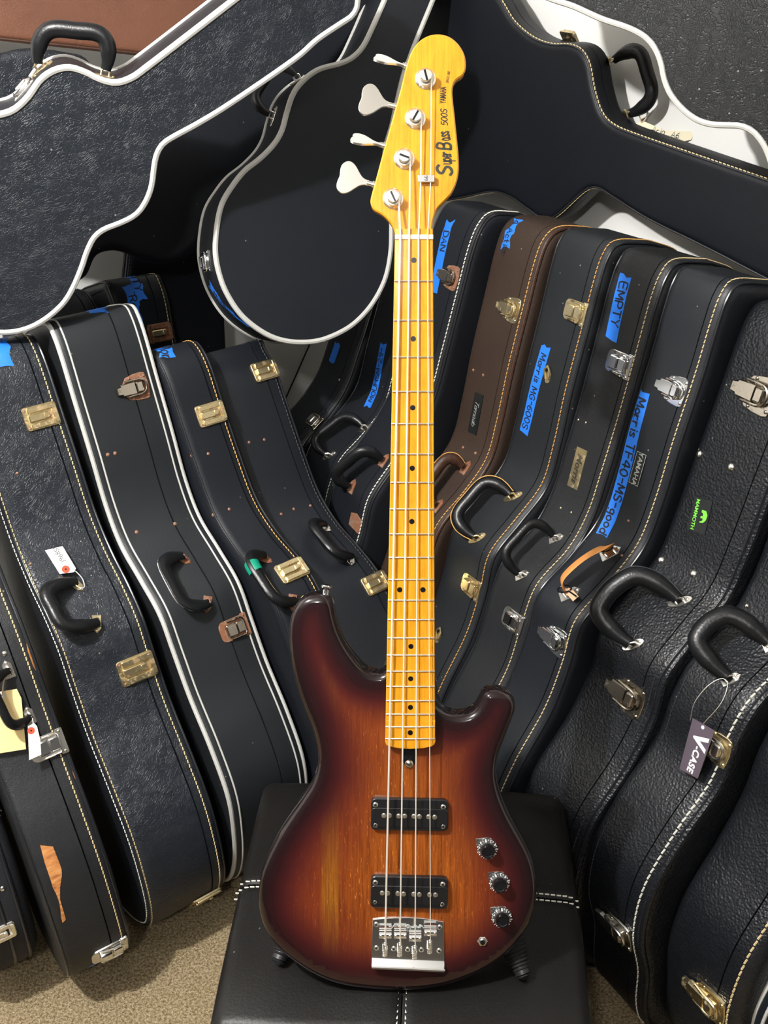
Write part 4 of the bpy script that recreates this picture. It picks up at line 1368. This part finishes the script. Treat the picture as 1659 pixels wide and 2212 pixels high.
for ix in (-1, 1):
    for iy in (-1, 1):
        pad(ix, iy)
for k, (c, s_) in enumerate((((0, -OD / 2 + .008, .175), (OW - .006, .012, .35)), ((0, OD / 2 - .008, .175), (OW - .006, .012, .35)), ((-OW / 2 + .008, 0, .175), (.012, OD - .02, .35)), ((OW / 2 - .008, 0, .175), (.012, OD - .02, .35)))):
    MB().add(*box(c, s_)).obj('side_panel', M['ottoman'], ott)
mb = MB()
for ax in (0, 1):
    for sgn in (-1, 1):
        L_ = (OW if ax == 0 else OD) / 2 + 0.006
        k = -L_
        while k < L_ - .007:
            for a_, dz in ((k, 0),):
                e = (OW if ax == 0 else OD) / 2
                m_ = abs(k + .003)
                z = OH - 0.0008 - (0.008 * min(1, m_ / e) ** 4 if ax == 0 else 0.013 * min(1, m_ / e) ** 3)
                ee = e - m_
                if ee < 0.02:
                    z -= 0.02 - math.sqrt(max(0.0004 - (0.02 - max(ee, 0)) ** 2, 0))
                if ee < 0:
                    z = OH - 0.034
                c = (k + .003, sgn * .0055, z) if ax == 0 else (sgn * .0055, k + .003, z)
                mb.add(*box(c, (.0062, .0016, .0016) if ax == 0 else (.0016, .0062, .0016)))
            k += .0085
tag(mb.obj('stitching', M['stitch_w'], ott, sharp=0), kind='stuff')

# ------------------------------------------------------------------ bass guitar
LEAN = R(22.7)
BZ = np.array([0, math.sin(LEAN), math.cos(LEAN)])          # up the neck
BY = np.array([0, math.cos(LEAN), -math.sin(LEAN)])         # away from the viewer
BX = np.array([1.0, 0, 0])
TB_ = 0.935
P0 = at(893, 517, 1.22)
bass = tag(empty('bass_guitar', M4(BX, BY, BZ, P0 - BZ * TB_)), 'sunburst electric bass guitar with yellow maple neck standing on the ottoman', 'bass guitar')


def bp(px, py, h=0.0):
    p = on_plane(px, py, P0 - BY * h, BY) - P0
    return np.array([p @ BX, -(p @ BZ)])


def lp(x, t, h):
    return (x, -h, TB_ - t)


def flat(poly, h0, h1, ch=0.0):
    """polygon in (x, t) raised from h0 to h1 above the fingerboard plane"""
    v, f = prism([(p[0], -p[1]) for p in poly], h0, h1, ch)
    return [(a, -c, TB_ + b) for a, b, c in v], f


MX = Matrix(((1, 0, 0, 0), (0, 0, -1, 0), (0, 1, 0, 0), (0, 0, 0, 1)))   # (x, up, out) -> local


def bm(px, py, h, rot=0.0, xt=None):
    """local matrix at a pixel: X right, Y up the neck, Z out of the face"""
    x, t = bp(px, py, h) if xt is None else xt
    return Matrix.Translation(lp(x, t, h)) @ MX @ Matrix.Rotation(rot, 4, 'Z')


# materials
M['burst'] = pmat('sunburst_lacquer', (0.4, 0.1, 0.02), 0.5, spec=0.08, coat=1.0, coat_rough=0.025)
nt = M['burst'].node_tree
at_ = nd(nt, 'ShaderNodeAttribute', attribute_name='edge')
v_ = coords(nt)
sx = nd(nt, 'ShaderNodeSeparateXYZ')
nt.links.new(v_, sx.inputs[0])
gr = noise(nt, coords(nt, (90, 90, 4)), 6, 6, 0.6)
gr2 = noise(nt, coords(nt, (260, 260, 34)), 3, 2, 0.5)
wob = math_(nt, 'MULTIPLY', math_(nt, 'SUBTRACT', noise(nt, coords(nt, (10, 10, 3)), 3, 3), 0.5), 0.006)
xw = math_(nt, 'ADD', sx.outputs[0], wob)
plank = ramp(nt, math_(nt, 'ADD', math_(nt, 'MULTIPLY', xw, 2.2), 0.5),
             [(0.0, (0.17, 0.030, 0.006)), (0.244, (0.19, 0.036, 0.006)), (0.252, (0.31, 0.130, 0.010)), (0.292, (0.28, 0.110, 0.008)), (0.300, (0.20, 0.046, 0.006)), (0.5, (0.32, 0.086, 0.008)), (0.66, (0.31, 0.080, 0.008)), (0.70, (0.22, 0.042, 0.005))])
wood = mixc(nt, 0.9, plank, ramp(nt, gr, [(0.36, (0.55, 0.48, 0.46)), (0.5, (0.95, 0.93, 0.9)), (0.64, (1.25, 1.25, 1.2))]), 'MULTIPLY')
fl = ramp(nt, gr2, [(0.66, (0, 0, 0)), (0.71, (0.65, 0.65, 0.65))])
wood = mixc(nt, fl, wood, (0.72, 0.27, 0.035))
dn = math_(nt, 'ADD', at_.outputs['Fac'], math_(nt, 'MULTIPLY', math_(nt, 'SUBTRACT', noise(nt, v_, 7, 3), 0.5), 0.02))
d6 = math_(nt, 'MULTIPLY', dn, 6.0)
dark = ramp(nt, d6, [(0.0, (0.004, 0.0015, 0.002)), (0.10, (0.014, 0.0025, 0.0035)), (0.24, (0.046, 0.0060, 0.0060)), (0.42, (0.100, 0.0170, 0.0070))])
clear = ramp(nt, d6, [(0.18, (0, 0, 0)), (0.36, (0.25, 0.25, 0.25)), (0.60, (0.72, 0.72, 0.72)), (0.90, (1, 1, 1))])
wood = mixc(nt, 1.0, wood, (0.82, 0.80, 0.85), 'MULTIPLY')
nt.links.new(mixc(nt, clear, dark, wood), nt.nodes['Principled BSDF'].inputs['Base Color'])
M['maple'] = pmat('yellow_lacquered_maple', (0.85, 0.42, 0.04), 0.5, spec=0.12, coat=0.8, coat_rough=0.06)
nt = M['maple'].node_tree
g1 = noise(nt, coords(nt, (60, 60, 3)), 5, 5, 0.6)
g2 = noise(nt, coords(nt, (16, 16, 9)), 6, 5, 0.65)
c_ = ramp(nt, g1, [(0.25, (0.46, 0.170, 0.005)), (0.5, (0.57, 0.242, 0.009)), (0.75, (0.61, 0.285, 0.015))])
c_ = mixc(nt, 0.5, c_, ramp(nt, g2, [(0.3, (0.80, 0.70, 0.55)), (0.55, (1, 1, 1)), (0.8, (1.06, 1.1, 1.3))]), 'MULTIPLY')
nt.links.new(c_, nt.nodes['Principled BSDF'].inputs['Base Color'])
M['bone'] = pmat('bone_nut', (0.86, 0.74, 0.46), 0.35)
M['dot'] = pmat('black_inlay', (0.004, 0.004, 0.005), 0.2)
M['pick'] = pmat('black_pickup_plastic', (0.008, 0.008, 0.009), 0.28)
M['pole'] = metal('pole_piece_steel', (0.50, 0.47, 0.42), 0.4)
M['knob'] = pmat('black_knob_plastic', (0.006, 0.006, 0.007), 0.15)
M['skirt'] = pmat('smoked_knob_skirt', (0.03, 0.03, 0.03), 0.12, coat=1.0)
M['print'] = pmat('white_scale_print', (0.8, 0.8, 0.78), 0.5)
M['decal'] = pmat('black_decal', (0.012, 0.014, 0.006), 0.3)
M['rubber'] = pmat('black_rubber', (0.010, 0.010, 0.011), 0.42)

# body
BOD = [(712, 1288), (700, 1281), (684, 1280), (666, 1283), (651, 1292), (638, 1309), (630, 1330), (626, 1362), (629, 1405), (636, 1449), (646, 1490), (658, 1525), (671, 1556), (682, 1590), (688, 1623), (687, 1651), (677, 1684), (657, 1716), (631, 1754), (604, 1797), (581, 1842), (566, 1882), (560, 1922), (561, 1950), (569, 1985), (585, 2017), (608, 2044), (640, 2069), (676, 2092), (719, 2111), (763, 2121), (818, 2127), (878, 2129), (938, 2123), (985, 2111), (1033, 2091), (1073, 2067), (1104, 2040), (1128, 2009), (1145, 1977), (1155, 1942), (1157, 1906), (1152, 1866), (1140, 1830), (1121, 1794), (1101, 1758), (1085, 1723), (1075, 1691), (1071, 1659), (1075, 1625), (1085, 1597), (1097, 1566), (1108, 1538), (1112, 1518), (1106, 1500), (1089, 1488), (1065, 1485), (1046, 1490), (1036, 1508), (1024, 1526), (1005, 1536), (982, 1537), (960, 1529), (944, 1514), (930, 1490), (900, 1470), (860, 1455), (838, 1440), (824, 1449), (808, 1448), (790, 1440), (771, 1420), (751, 1392), (734, 1358), (724, 1325), (720, 1303)]
b2 = np.array([bp(px, py, -0.030) for px, py in BOD])
b2 = resample(catmull(b2, 8, True), 0.0045)
q2 = np.stack([b2[:, 0], -b2[:, 1]], 1)
if area2(q2) < 0:
    q2 = q2[::-1]
HF, HB, RB = -0.012, -0.053, 0.011
rows = []
for k in range(7):
    a = math.pi / 2 * k / 6
    rows.append((RB * (1 - math.sin(a)), HF - RB * (1 - math.cos(a))))
for k in range(7):
    a = math.pi / 2 * k / 6
    rows.append((RB * (1 - math.cos(a)), HB + RB * (1 - math.sin(a))))
n = len(q2)
mb = MB()
v, dist = [], []
for d, h in rows:
    Q = offset2(q2, d)
    v += [(p[0], -h, TB_ + p[1]) for p in Q]
f = [(k * n + i, k * n + (i + 1) % n, (k + 1) * n + (i + 1) % n, (k + 1) * n + i) for k in range(len(rows) - 1) for i in range(n)]
f = [q[::-1] for q in f]
f.append(tuple(range((len(rows) - 1) * n, len(rows) * n))[::-1])
mb.add(v, f)
V, F = cdt_fill(offset2(q2, RB), 0.008)
mb.add([(p[0], -HF, TB_ + p[1]) for p in V], F)
me = mb.mesh('body', M['burst'], 0)
bmz = bmesh.new()
bmz.from_mesh(me)
bmesh.ops.remove_doubles(bmz, verts=bmz.verts, dist=2e-5)
bmesh.ops.recalc_face_normals(bmz, faces=bmz.faces)
bmz.to_mesh(me)
bmz.free()
me.polygons.foreach_set('use_smooth', [True] * len(me.polygons))
att = me.attributes.new('edge', 'FLOAT', 'POINT')
A_, B_ = q2, np.roll(q2, -1, 0)
ab = B_ - A_
for i, vt in enumerate(me.vertices):
    if abs(-vt.co.y - HF) > 1e-4:
        att.data[i].value = max(0.0, 0.010 - 0.6 * (HF + vt.co.y))if -vt.co.y > HF - RB else 0.0
        att.data[i].value = 0.004 if -vt.co.y > HF - RB * .7 else 0.0
        continue
    p = np.array([vt.co.x, vt.co.z - TB_])
    t = np.clip(((p - A_) * ab).sum(1) / (ab ** 2).sum(1), 0, 1)
    att.data[i].value = float(np.sqrt(((A_ + t[:, None] * ab - p) ** 2).sum(1)).min())
put('body', me, bass)

# neck with fingerboard
nl, nr = bp(853, 519), bp(935.5, 519)
hl, hr = bp(832, 1600), bp(940, 1600)
wl = lambda t: nl[0] + (hl[0] - nl[0]) * t / hl[1]
wr = lambda t: nr[0] + (hr[0] - nr[0]) * t / hr[1]
sec, nseg = [], 16
ts = np.linspace(-0.012, 0.585, 24)
v = []
for t in ts:
    a, b = wl(t), wr(t)
    c, w = (a + b) / 2, (b - a) / 2
    pr = [(a + 0.0008, 0.0), (c, 0.0009), (b - 0.0008, 0.0), (b, -0.0008), (b, -0.007)]
    for k in range(1, 10):
        an = math.pi * k / 10
        pr.append((c + w * math.cos(an), -0.007 - 0.0145 * math.sin(an)))
    pr += [(a, -0.007), (a, -0.0008)]
    v += [lp(x, t, h) for x, h in pr]
m_ = len(pr)
f = [(i * m_ + k, i * m_ + (k + 1) % m_, (i + 1) * m_ + (k + 1) % m_, (i + 1) * m_ + k) for i in range(len(ts) - 1) for k in range(m_)]
f += [tuple(range(m_))[::-1], tuple((len(ts) - 1) * m_ + k for k in range(m_))]
mb = MB().add(v, f)
heel = [bp(px, py) for px, py in ((832.8, 1556), (832, 1594), (832, 1603), (834, 1609), (840, 1613), (862, 1617), (886, 1618.5), (914, 1617), (933, 1613), (939, 1608), (941, 1601), (940.3, 1590), (940, 1556))]
mb.add(*flat(heel, -0.022, 0.0006, 0.001))
mb.obj('neck', M['maple'], bass)
HS = [(1050, 1516), (1036, 1460), (1006, 1412), (962, 1372), (912, 1342), (891, 1302), (894, 1258), (922, 1155), (980, 940), (1030, 760), (1080, 580), (1120, 420), (1150, 335), (1190, 274), (1250, 232), (1320, 217), (1390, 232), (1448, 276), (1488, 340), (1501, 400), (1498, 448), (1478, 484), (1445, 506), (1424, 538), (1415, 585), (1419, 650), (1430, 750), (1445, 900), (1455, 1010), (1455, 1095), (1441, 1168), (1409, 1238), (1362, 1289), (1321, 1334), (1297, 1390), (1286, 1450), (1283, 1516)]
hs = np.array([bp(500 + x / 2.9625, y / 2.9625, -0.008) for x, y in HS])
hs = np.vstack([catmull(hs, 5)])
MB().add(*flat(hs, -0.022, -0.008, 0.0016)).obj('headstock', M['maple'], bass)
MB().add(*flat([(wl(0), -.0052), (wr(0), -.0052), (wr(0), .0002), (wl(0), .0002)], -0.009, 0.0021, 0.0006)).obj('nut', M['bone'], bass)
SCALE = 0.864
ft = lambda k: SCALE * (1 - 2 ** (-k / 12))
for k in range(1, 22):
    t = ft(k)
    a, b = wl(t) + .0004, wr(t) - .0004
    MB().add(*tube([lp(a, t, .0004), lp(a + .002, t, .0007), lp((a + b) / 2, t, .0012), lp(b - .002, t, .0007), lp(b, t, .0004)], .0013, 8, flat=.85)).obj('fret', M['nickel'], bass)
dm = MB().add(*lathe([(.0032, -.001), (.0032, .0002)], 18)).mesh('dot_inlay', M['dot'])
for k in (1, 3, 5, 7, 9, 12, 15, 17, 19, 21):
    t = (ft(k - 1) + ft(k)) / 2
    c = (wl(t) + wr(t)) / 2
    for dx in ((-.0142, .0142) if k == 12 else (0,)):
        put('dot_inlay', dm, bass, bm(0, 0, 0.00085 if not dx else .0006, xt=(c + dx, t)))

# strings
STR = [((864.5, 517), (832.4, 2024), (862, 436), (849, 429), .00125), ((884, 517), (864.5, 2024), (886, 350), (873, 343), .00100), ((904, 517), (897, 2030), (910, 264), (897, 256), .00080), ((923.5, 517), (930, 2018), (932, 178), (919, 170), .00055)]
tm_post = MB().add(*lathe([(.0072, 0), (.0072, .006), (.0058, .0065), (.0058, .0105), (.0068, .011), (.0068, .0140), (.0060, .0148)], 24)).mesh('tuning_machine', M['nickel'])
tm_bush = MB().add(*lathe([(.0122, 0), (.0122, .0008), (.0105, .0022), (.0098, .0034), (.0085, .0036)], 28)).mesh('bushing', M['nickel'])
tm_slot = MB().add(*box((0, 0, .0146), (.0024, .0120, .0012))).mesh('slot', M['dot'])
KEYA = [('k', (880, 144), (810, 123), 63), ('k', (857, 231), (780, 212), 14), ('k', (834, 316), (760, 297), 62), ('k', (811, 400), (733, 380), 10)]
pad2 = [(0, 3), (5, 3.4), (10, 5.6), (15, 10.5), (20, 16), (25, 19.4), (30, 20), (34, 17.6), (36.8, 13), (37, 6), (36, 0)]
poly = [(a, b) for a, b in pad2] + [(a, -b) for a, b in pad2[-2::-1]]
pv = resample(catmull(np.array(poly) * .001, 4, True), .0025)
key_me = MB().add(*prism(pv, -.0014, .0014, .0006)).mesh('key', M['nickel'])
slots = (25, 70, -30, 15)
for k, ((nx_, sx_, lx_, px_, rad), (_, k0, k1, ang)) in enumerate(zip(STR, KEYA[::-1])):
    post = put('tuning_machine', tm_post, bass, bm(*px_, -0.008))
    put('bushing', tm_bush, post)
    put('slot', tm_slot, post, Matrix.Rotation(R(slots[k]), 4, 'Z'))
    # key: in post space X right, Y up, Z out
    inv = bm(*px_, -0.008).inverted()
    a = Vector(inv @ Vector(lp(*bp(*k0, -0.016), -0.016)))
    b = Vector(inv @ Vector(lp(*bp(*k1, -0.016), -0.016)))
    d = (b - a).normalized()
    sh0 = a - d * 0.004
    ktip = b
    kstart = b - d * 0.0365
    up = Vector((0, 0, 1)).cross(d).normalized()
    rotm = Matrix.Rotation(R(ang), 4, d)
    yv = (rotm @ up).normalized()
    zv = d.cross(yv).normalized()
    km = M4(d, yv, zv, kstart)
    ky = put('key', key_me, post, km)
    MB().add(*tube([sh0, a + d * .006, kstart + d * .003], [.0036, .0032, .0030], 12)).add(*tube([a + d * .002, a + d * .0035], .0044, 12)).obj('shaft', M['nickel'], post)
    # string
    nut, sad = bp(*nx_, .0022), bp(*sx_, .008)
    lv = bp(*lx_, 0.002)
    P = []
    pc_ = bp(*px_, 0.0)
    for w in np.linspace(-math.pi * 3.4, 0, 30):
        P.append(lp(pc_[0] + .0071 * math.cos(w), pc_[1] - .0071 * math.sin(w), .0012 - (w + 10.6) * .0003 * (1.0)))
    P.append(lp(lv[0], lv[1] + .004, -.0015))
    if k >= 2:
        tr = bp(909 if k == 2 else 930.5, 387, -.002)
        P.append(lp(tr[0], tr[1] - .003, -.0028))
        P.append(lp(tr[0], tr[1] + .003, -.0028))
    P.append(lp(nut[0], -.0035, .0024 + rad))
    P.append(lp(nut[0], -.0005, .0024 + rad))
    P.append(lp(sad[0], sad[1] - .004, .0055 + rad))
    P.append(lp(sad[0], sad[1], .0055 + rad))
    P.append(lp(sad[0] + .0005, sad[1] + .012, -.001))
    P.append(lp(sad[0] + .0005, sad[1] + .027, -.004))
    o = MB().add(*tube(P, rad, 8)).obj('string', M['steel'], bass)
st = put('string_tree', MB().add(*prism(rrect(0, 0, .0195, .0085, .001), .004, .0072, .0006)).add(*lathe([(.003, 0), (.003, .005)], 12)).mesh('string_tree', M['chrome']), bass, bm(919.5, 388, -0.008))
V, F, ln = strokes('99', .004, .12)
MB().add([(p[1] - .002, -p[0] + ln / 2, .0075) for p in V], F).obj('engraving', M['dot'], st, sharp=0)


def decal(V, F, p0, p1, h=-0.0078, mat='decal', name='lettering'):
    a, b = bp(*p0, h), bp(*p1, h)
    d = unit(b - a)
    u = np.array([d[1], -d[0]])
    if u[0] > 0:
        u = -u
    MB().add([lp(*(a + p[0] * d + p[1] * u), h) for p in V], F).obj(name, M[mat], bass, sharp=0)


def fit_decal(V, F, p0, p1):
    L_ = np.linalg.norm(bp(*p0, -.0078) - bp(*p1, -.0078))
    V = np.array(V)
    V[:, 0] = (V[:, 0] - V[:, 0].min()) / np.ptp(V[:, 0]) * L_
    decal(V, F, p0, p1)


for tx_, hh_, p0_, p1_, wd_ in (('S', .0175, (977, 381), (975.5, 352), .20), ('uper', .0140, (975, 355), (973, 327), .22), ('B', .0150, (974, 325), (972, 304), .22), ('ass', .0130, (972, 303), (968, 281), .23), ('500S', .0072, (967, 271), (965, 233), .18)):
    V, F, ln = strokes(tx_, hh_, wd_, 0, .28, 0.9)
    fit_decal(V, F, p0_, p1_)
V, F = type2('YAMAHA', .0098, .0004)
fit_decal(V, F, (957, 224), (958, 187))
V, F = type2('SINCE 1887', .0044, .0001)
fit_decal(V, F, (966, 179), (970.5, 153))

# truss rod channel
MB().add(*flat([bp(px, py, HF) for px, py in [(871, 1606), (871, 1645), (874, 1652), (879, 1657), (885, 1658), (891, 1656), (896, 1650), (897, 1645), (897, 1606)]], HF - .004, HF + .0004, .0003)).obj('truss_rod_channel', M['knob'], bass)
put('truss_rod_nut', MB().add(*lathe([(.0055, 0), (.0055, .001), (.004, .0028), (.0015, .0036)], 16)).mesh('truss_rod_nut', M['darkmetal']), bass, bm(884, 1650, HF))

# pickups
PP = [[(727, 657), (757, 657), (808, 660), (840, 660), (890, 661), (920, 663), (970, 664), (1003, 666)], [(718, 1078), (748, 1079), (803, 1081), (834, 1083), (889, 1084), (920, 1086), (975, 1087), (1007, 1088)]]
SW = [[(681, 599), (1049, 611), (681, 709), (1049, 716)], [(680, 1021), (1046, 1031), (678, 1127), (1044, 1138)]]
scr = MB().add(*lathe([(.0033, 0), (.0033, .0006), (.0022, .0014)], 16)).mesh('screw', M['nickel'])
scs = MB().add(*box((0, 0, .0013), (.0036, .0008, .0006))).add(*box((0, 0, .0013), (.0008, .0036, .0006))).mesh('cross_slot', M['dot'])
pol = MB().add(*lathe([(.0031, -.001), (.0031, .0008), (.0026, .0011)], 18)).mesh('pole_piece', M['pole'])
for k, (cx_, cy_) in enumerate(((884.5, 1761), (884, 1929))):
    c = bp(cx_, cy_, -.005)
    w = (bp(968, cy_, -.005) - bp(801, cy_, -.005))[0]
    hh = (bp(884, cy_ + 34, -.005) - bp(884, cy_ - 34, -.005))[1]
    ang = -0.022
    pk = put('pickup', MB().add(*prism(rrect(0, 0, w, hh, .006), -.009, .0, .0009)).add(*prism(rrect(0, -.0035, w - .001, hh * .60, .0045), 0, .0012, .0006)).mesh('pickup', M['pick']), bass, bm(0, 0, -.005, ang, xt=c))
    inv = bm(0, 0, -.005, ang, xt=c).inverted()
    for x, y in PP[k]:
        q = inv @ Vector(lp(*bp(540 + x / 2.5136, 1500 + y / 2.5136, -.004), -.004))
        put('pole_piece', pol, pk, Matrix.Translation((q.x, q.y, .0010)))
    for x, y in SW[k]:
        q = inv @ Vector(lp(*bp(540 + x / 2.5136, 1500 + y / 2.5136, -.005), -.005))
        s_ = put('screw', scr, pk, Matrix.Translation((q.x, q.y, 0)))
        put('cross_slot', scs, s_, Matrix.Rotation(random.random() * 1.5, 4, 'Z'))

# bridge
bpl = [bp(px, py, HF) for px, py in ((805, 1985), (828, 1982), (855, 1980.5), (881, 1980), (908, 1981.5), (934, 1985), (958, 1990), (960, 2040), (960, 2086), (803, 2080), (803, 2030))]
br = MB().add(*flat(bpl, HF - .001, HF + .0022, .0006)).obj('bridge', M['chrome'], bass)
wallp = [bp(px, py, HF) for px, py in ((803, 2076), (960, 2083), (959, 2090), (804, 2083))]
MB().add(*flat(wallp, HF, HF + .013, .0012)).obj('bridge_wall', M['chrome'], br)
for sx_, sy_ in ((685, 1249), (1030, 1264), (686, 1376), (1027, 1391), (780, 1380), (856, 1384), (930, 1386)):
    s_ = put('screw', scr, br, bm(540 + sx_ / 2.5136, 1500 + sy_ / 2.5136, HF + .0020))
    put('cross_slot', scs, s_)
for k, ((_, sx_, _, _, rad)) in enumerate(STR):
    c = bp(*sx_, .004)
    mm = bm(0, 0, HF + .002, -0.02, xt=c)
    sd = put('saddle', shared('saddle', lambda: MB().add(*xf(tube([(-.0078, 0, .0075), (.0078, 0, .0075)], .0052, 14), Matrix.Identity(4))).add(*box((0, -.006, .006), (.0145, .010, .005)))
                              .add(*xf(tube([(-.0078, .0058, .0050), (.0078, .0058, .0050)], .0026, 10), Matrix.Identity(4))).mesh('saddle', M['chrome'])), br, mm)
    hs_ = shared('hscrew', lambda: MB().add(*lathe([(.0014, .0), (.0014, .0145), (.0010, .015)], 10)).mesh('height_screw', M['nickel']))
    for dx in (-.0058, .0058):
        put('height_screw', hs_, sd, Matrix.Translation((dx, .001, 0)))

    def spring():
        mb = MB().add(*tube([(0, -.010, .0060), (0, -.0315, .0060)], .0013, 8))
        hx = [(.0027 * math.cos(t), -.0105 - .0200 * t / (2 * math.pi * 9), .0060 + .0027 * math.sin(t)) for t in np.linspace(0, 2 * math.pi * 9, 110)]
        return mb.add(*tube(hx, .0006, 5)).mesh('intonation_spring', M['nickel'])
    put('intonation_spring', shared('spring', spring), sd)
# engraved ornament on the bridge plate
mb = MB()
orn = [[(881 + 6 * math.cos(t), 2004 + 6.5 * math.sin(t)) for t in np.linspace(0, 6.28, 18)], [(881, 1999), (881, 2013)], [(878, 1998), (878.5, 2003), (881, 2005), (883.5, 2003), (884, 1998)]]
for sg in (-1, 1):
    orn.append([(881 + sg * (8 + 4 * q), 2001.5 + 3 * math.sin(q * 2.1) + .02 * sg * q) for q in np.linspace(0, 8, 26)])
    for c_ in (16, 27, 38):
        orn.append([(881 + sg * (c_ + 2.4 * math.cos(t)), 2000 + 2.6 * math.sin(t)) for t in np.linspace(0, 5, 10)])
for pth in orn:
    mb.add(*tube([lp(*bp(px, py, HF + .0022), HF + .0022) for px, py in pth], .0006, 5))
tag(mb.obj('engraving', M['badgeline'], br), 'scroll ornament with a round emblem')

# controls
kb = MB().add(*lathe([(.0092, .0035), (.0088, .0125), (.0080, .0150), (.0062, .0150), (.0055, .0140), (.001, .0139)], 36)).mesh('knob', M['knob'])
ks = MB().add(*lathe([(.0132, .0), (.0134, .0020), (.0128, .0034), (.0105, .0058), (.0092, .0075)], 40)).mesh('skirt', M['skirt'])
mk = MB()
for k in range(22):
    a = 2 * math.pi * k / 22
    if k % 2:
        v, f = box((.0118, 0, .0047), (.0018, .0007, .0006))
        mk.add(*xf((v, f), Matrix.Rotation(a, 4, 'Z')))
    else:
        V, F, ln = strokes('0123456789'[(k // 2) % 10], .0030, .16)
        mk.add([tuple(Matrix.Rotation(a, 4, 'Z') @ Vector((.0102 + p[1], p[0] - ln / 2, .0066 - p[1] * .6))) for p in V], F)
mk = mk.mesh('scale_marks', M['print'])
ptm = MB().add(*prism([(-.0185, .0005), (-.013, .0065), (-.009, .0100), (-.0045, .0130), (.004, .0128), (.012, .006), (.013, -.004), (.006, -.012), (-.006, -.012), (-.0125, -.006)], 0, .0009, .0003)).mesh('pointer_washer', M['chrome'])
for k, (px, py) in enumerate(((1052, 1831), (1078, 1904), (1083, 1979))):
    o = put('control_knob', kb, bass, bm(px, py, HF))
    put('skirt', ks, o)
    put('scale_marks', mk, o, Matrix.Rotation(R((200, 215, 190)[k]), 4, 'Z'))
    put('pointer_washer', ptm, o, Matrix.Rotation(R(-38), 4, 'Z'))
jk = put('output_jack', MB().add(*lathe([(.0068, 0), (.0068, .0010), (.0060, .0018), (.0038, .0022), (.0034, .0008)], 6)).add(*lathe([(.0044, .0015), (.0044, .0032), (.0034, .0036), (.0033, .0010)], 24)).mesh('output_jack', M['nickel']), bass, bm(1042, 2033, HF))
put('hole', MB().add(*lathe([(.0030, .0030), (.0030, .0038)], 16)).mesh('hole', M['dot']), jk)
sb = MB().add(*lathe([(.0050, -.002), (.0042, .004), (.0040, .008), (.0072, .0105), (.0074, .0125), (.0058, .0140), (.0016, .0142)], 20)).mesh('strap_button', M['chrome'])
x_, t_ = bp(703, 1284, -.03)
put('strap_button', sb, bass, Matrix.Translation(lp(x_, t_ + .002, -.032)) @ Matrix.Rotation(R(8), 4, 'Y'))
x_, t_ = bp(880, 2127, -.03)
put('strap_button', sb, bass, Matrix.Translation(lp(x_, t_ - .002, -.030)) @ Matrix.Rotation(R(180), 4, 'X'))

# ------------------------------------------------------------------ folding stand on the ottoman
fl_ = on_plane(603, 2072, (0, 0, OH + .008), np.array([0, 0, 1.0]))
fr_ = on_plane(1130, 2104, (0, 0, OH + .008), np.array([0, 0, 1.0]))
st = tag(empty('guitar_stand', Matrix.Translation(((fl_[0] + fr_[0]) / 2, 1.02, OH))), 'black folding guitar stand with ribbed rubber feet behind the bass body', 'guitar stand')
so = np.array(st.location)
apex = np.array([0.02, 1.165, OH + 0.34])
rear = np.array([0.02, 1.215, OH - 0.002])
for p, mid in ((fl_, np.array([-.085, 1.03, OH + .10])), (fr_, np.array([.125, 1.02, OH + .11]))):
    leg = MB().add(*tube(catmull([p - so, mid - so, apex - so], 8), .0105, 12)).obj('leg', M['rubber'], st)
    d = unit(mid - p)
    prof = []
    for k in range(12):
        r_ = .0065 + .0108 * min(1, (k + 1) / 8)
        prof += [(r_, k * .0048), (r_ + .0012, k * .0048 + .0012), (r_ - .001, k * .0048 + .0040)]
    z = Vector(d)
    q = Vector((0, 0, 1)).rotation_difference(z)
    put('rubber_foot', MB().add(*lathe([(.002, -.003), (.005, -.001)] + prof, 18)).mesh('rubber_foot', M['rubber']), leg, Matrix.Translation(Vector(p - so - d * .004)) @ q.to_matrix().to_4x4())
MB().add(*tube([apex - so, (apex + rear) / 2 - so + np.array([0, .004, 0]), rear - so], .0105, 12)).obj('rear_leg', M['rubber'], st)
for sg in (-1, 1):
    b0 = np.array([0.02 + sg * .085, 1.02, OH + .045])
    b1 = np.array([0.02 + sg * .075, .915, OH + .018])
    MB().add(*tube(catmull([b0 - so + np.array([0, .03, .05]), b0 - so, b1 - so], 6), .009, 12)).obj('cradle_arm', M['rubber'], st)
MB().add(*tube(np.array([(-.085 + 0, 1.035, OH + .095), (.125, 1.03, OH + .10)]) - so, .008, 12)).obj('cross_bar', M['rubber'], st)
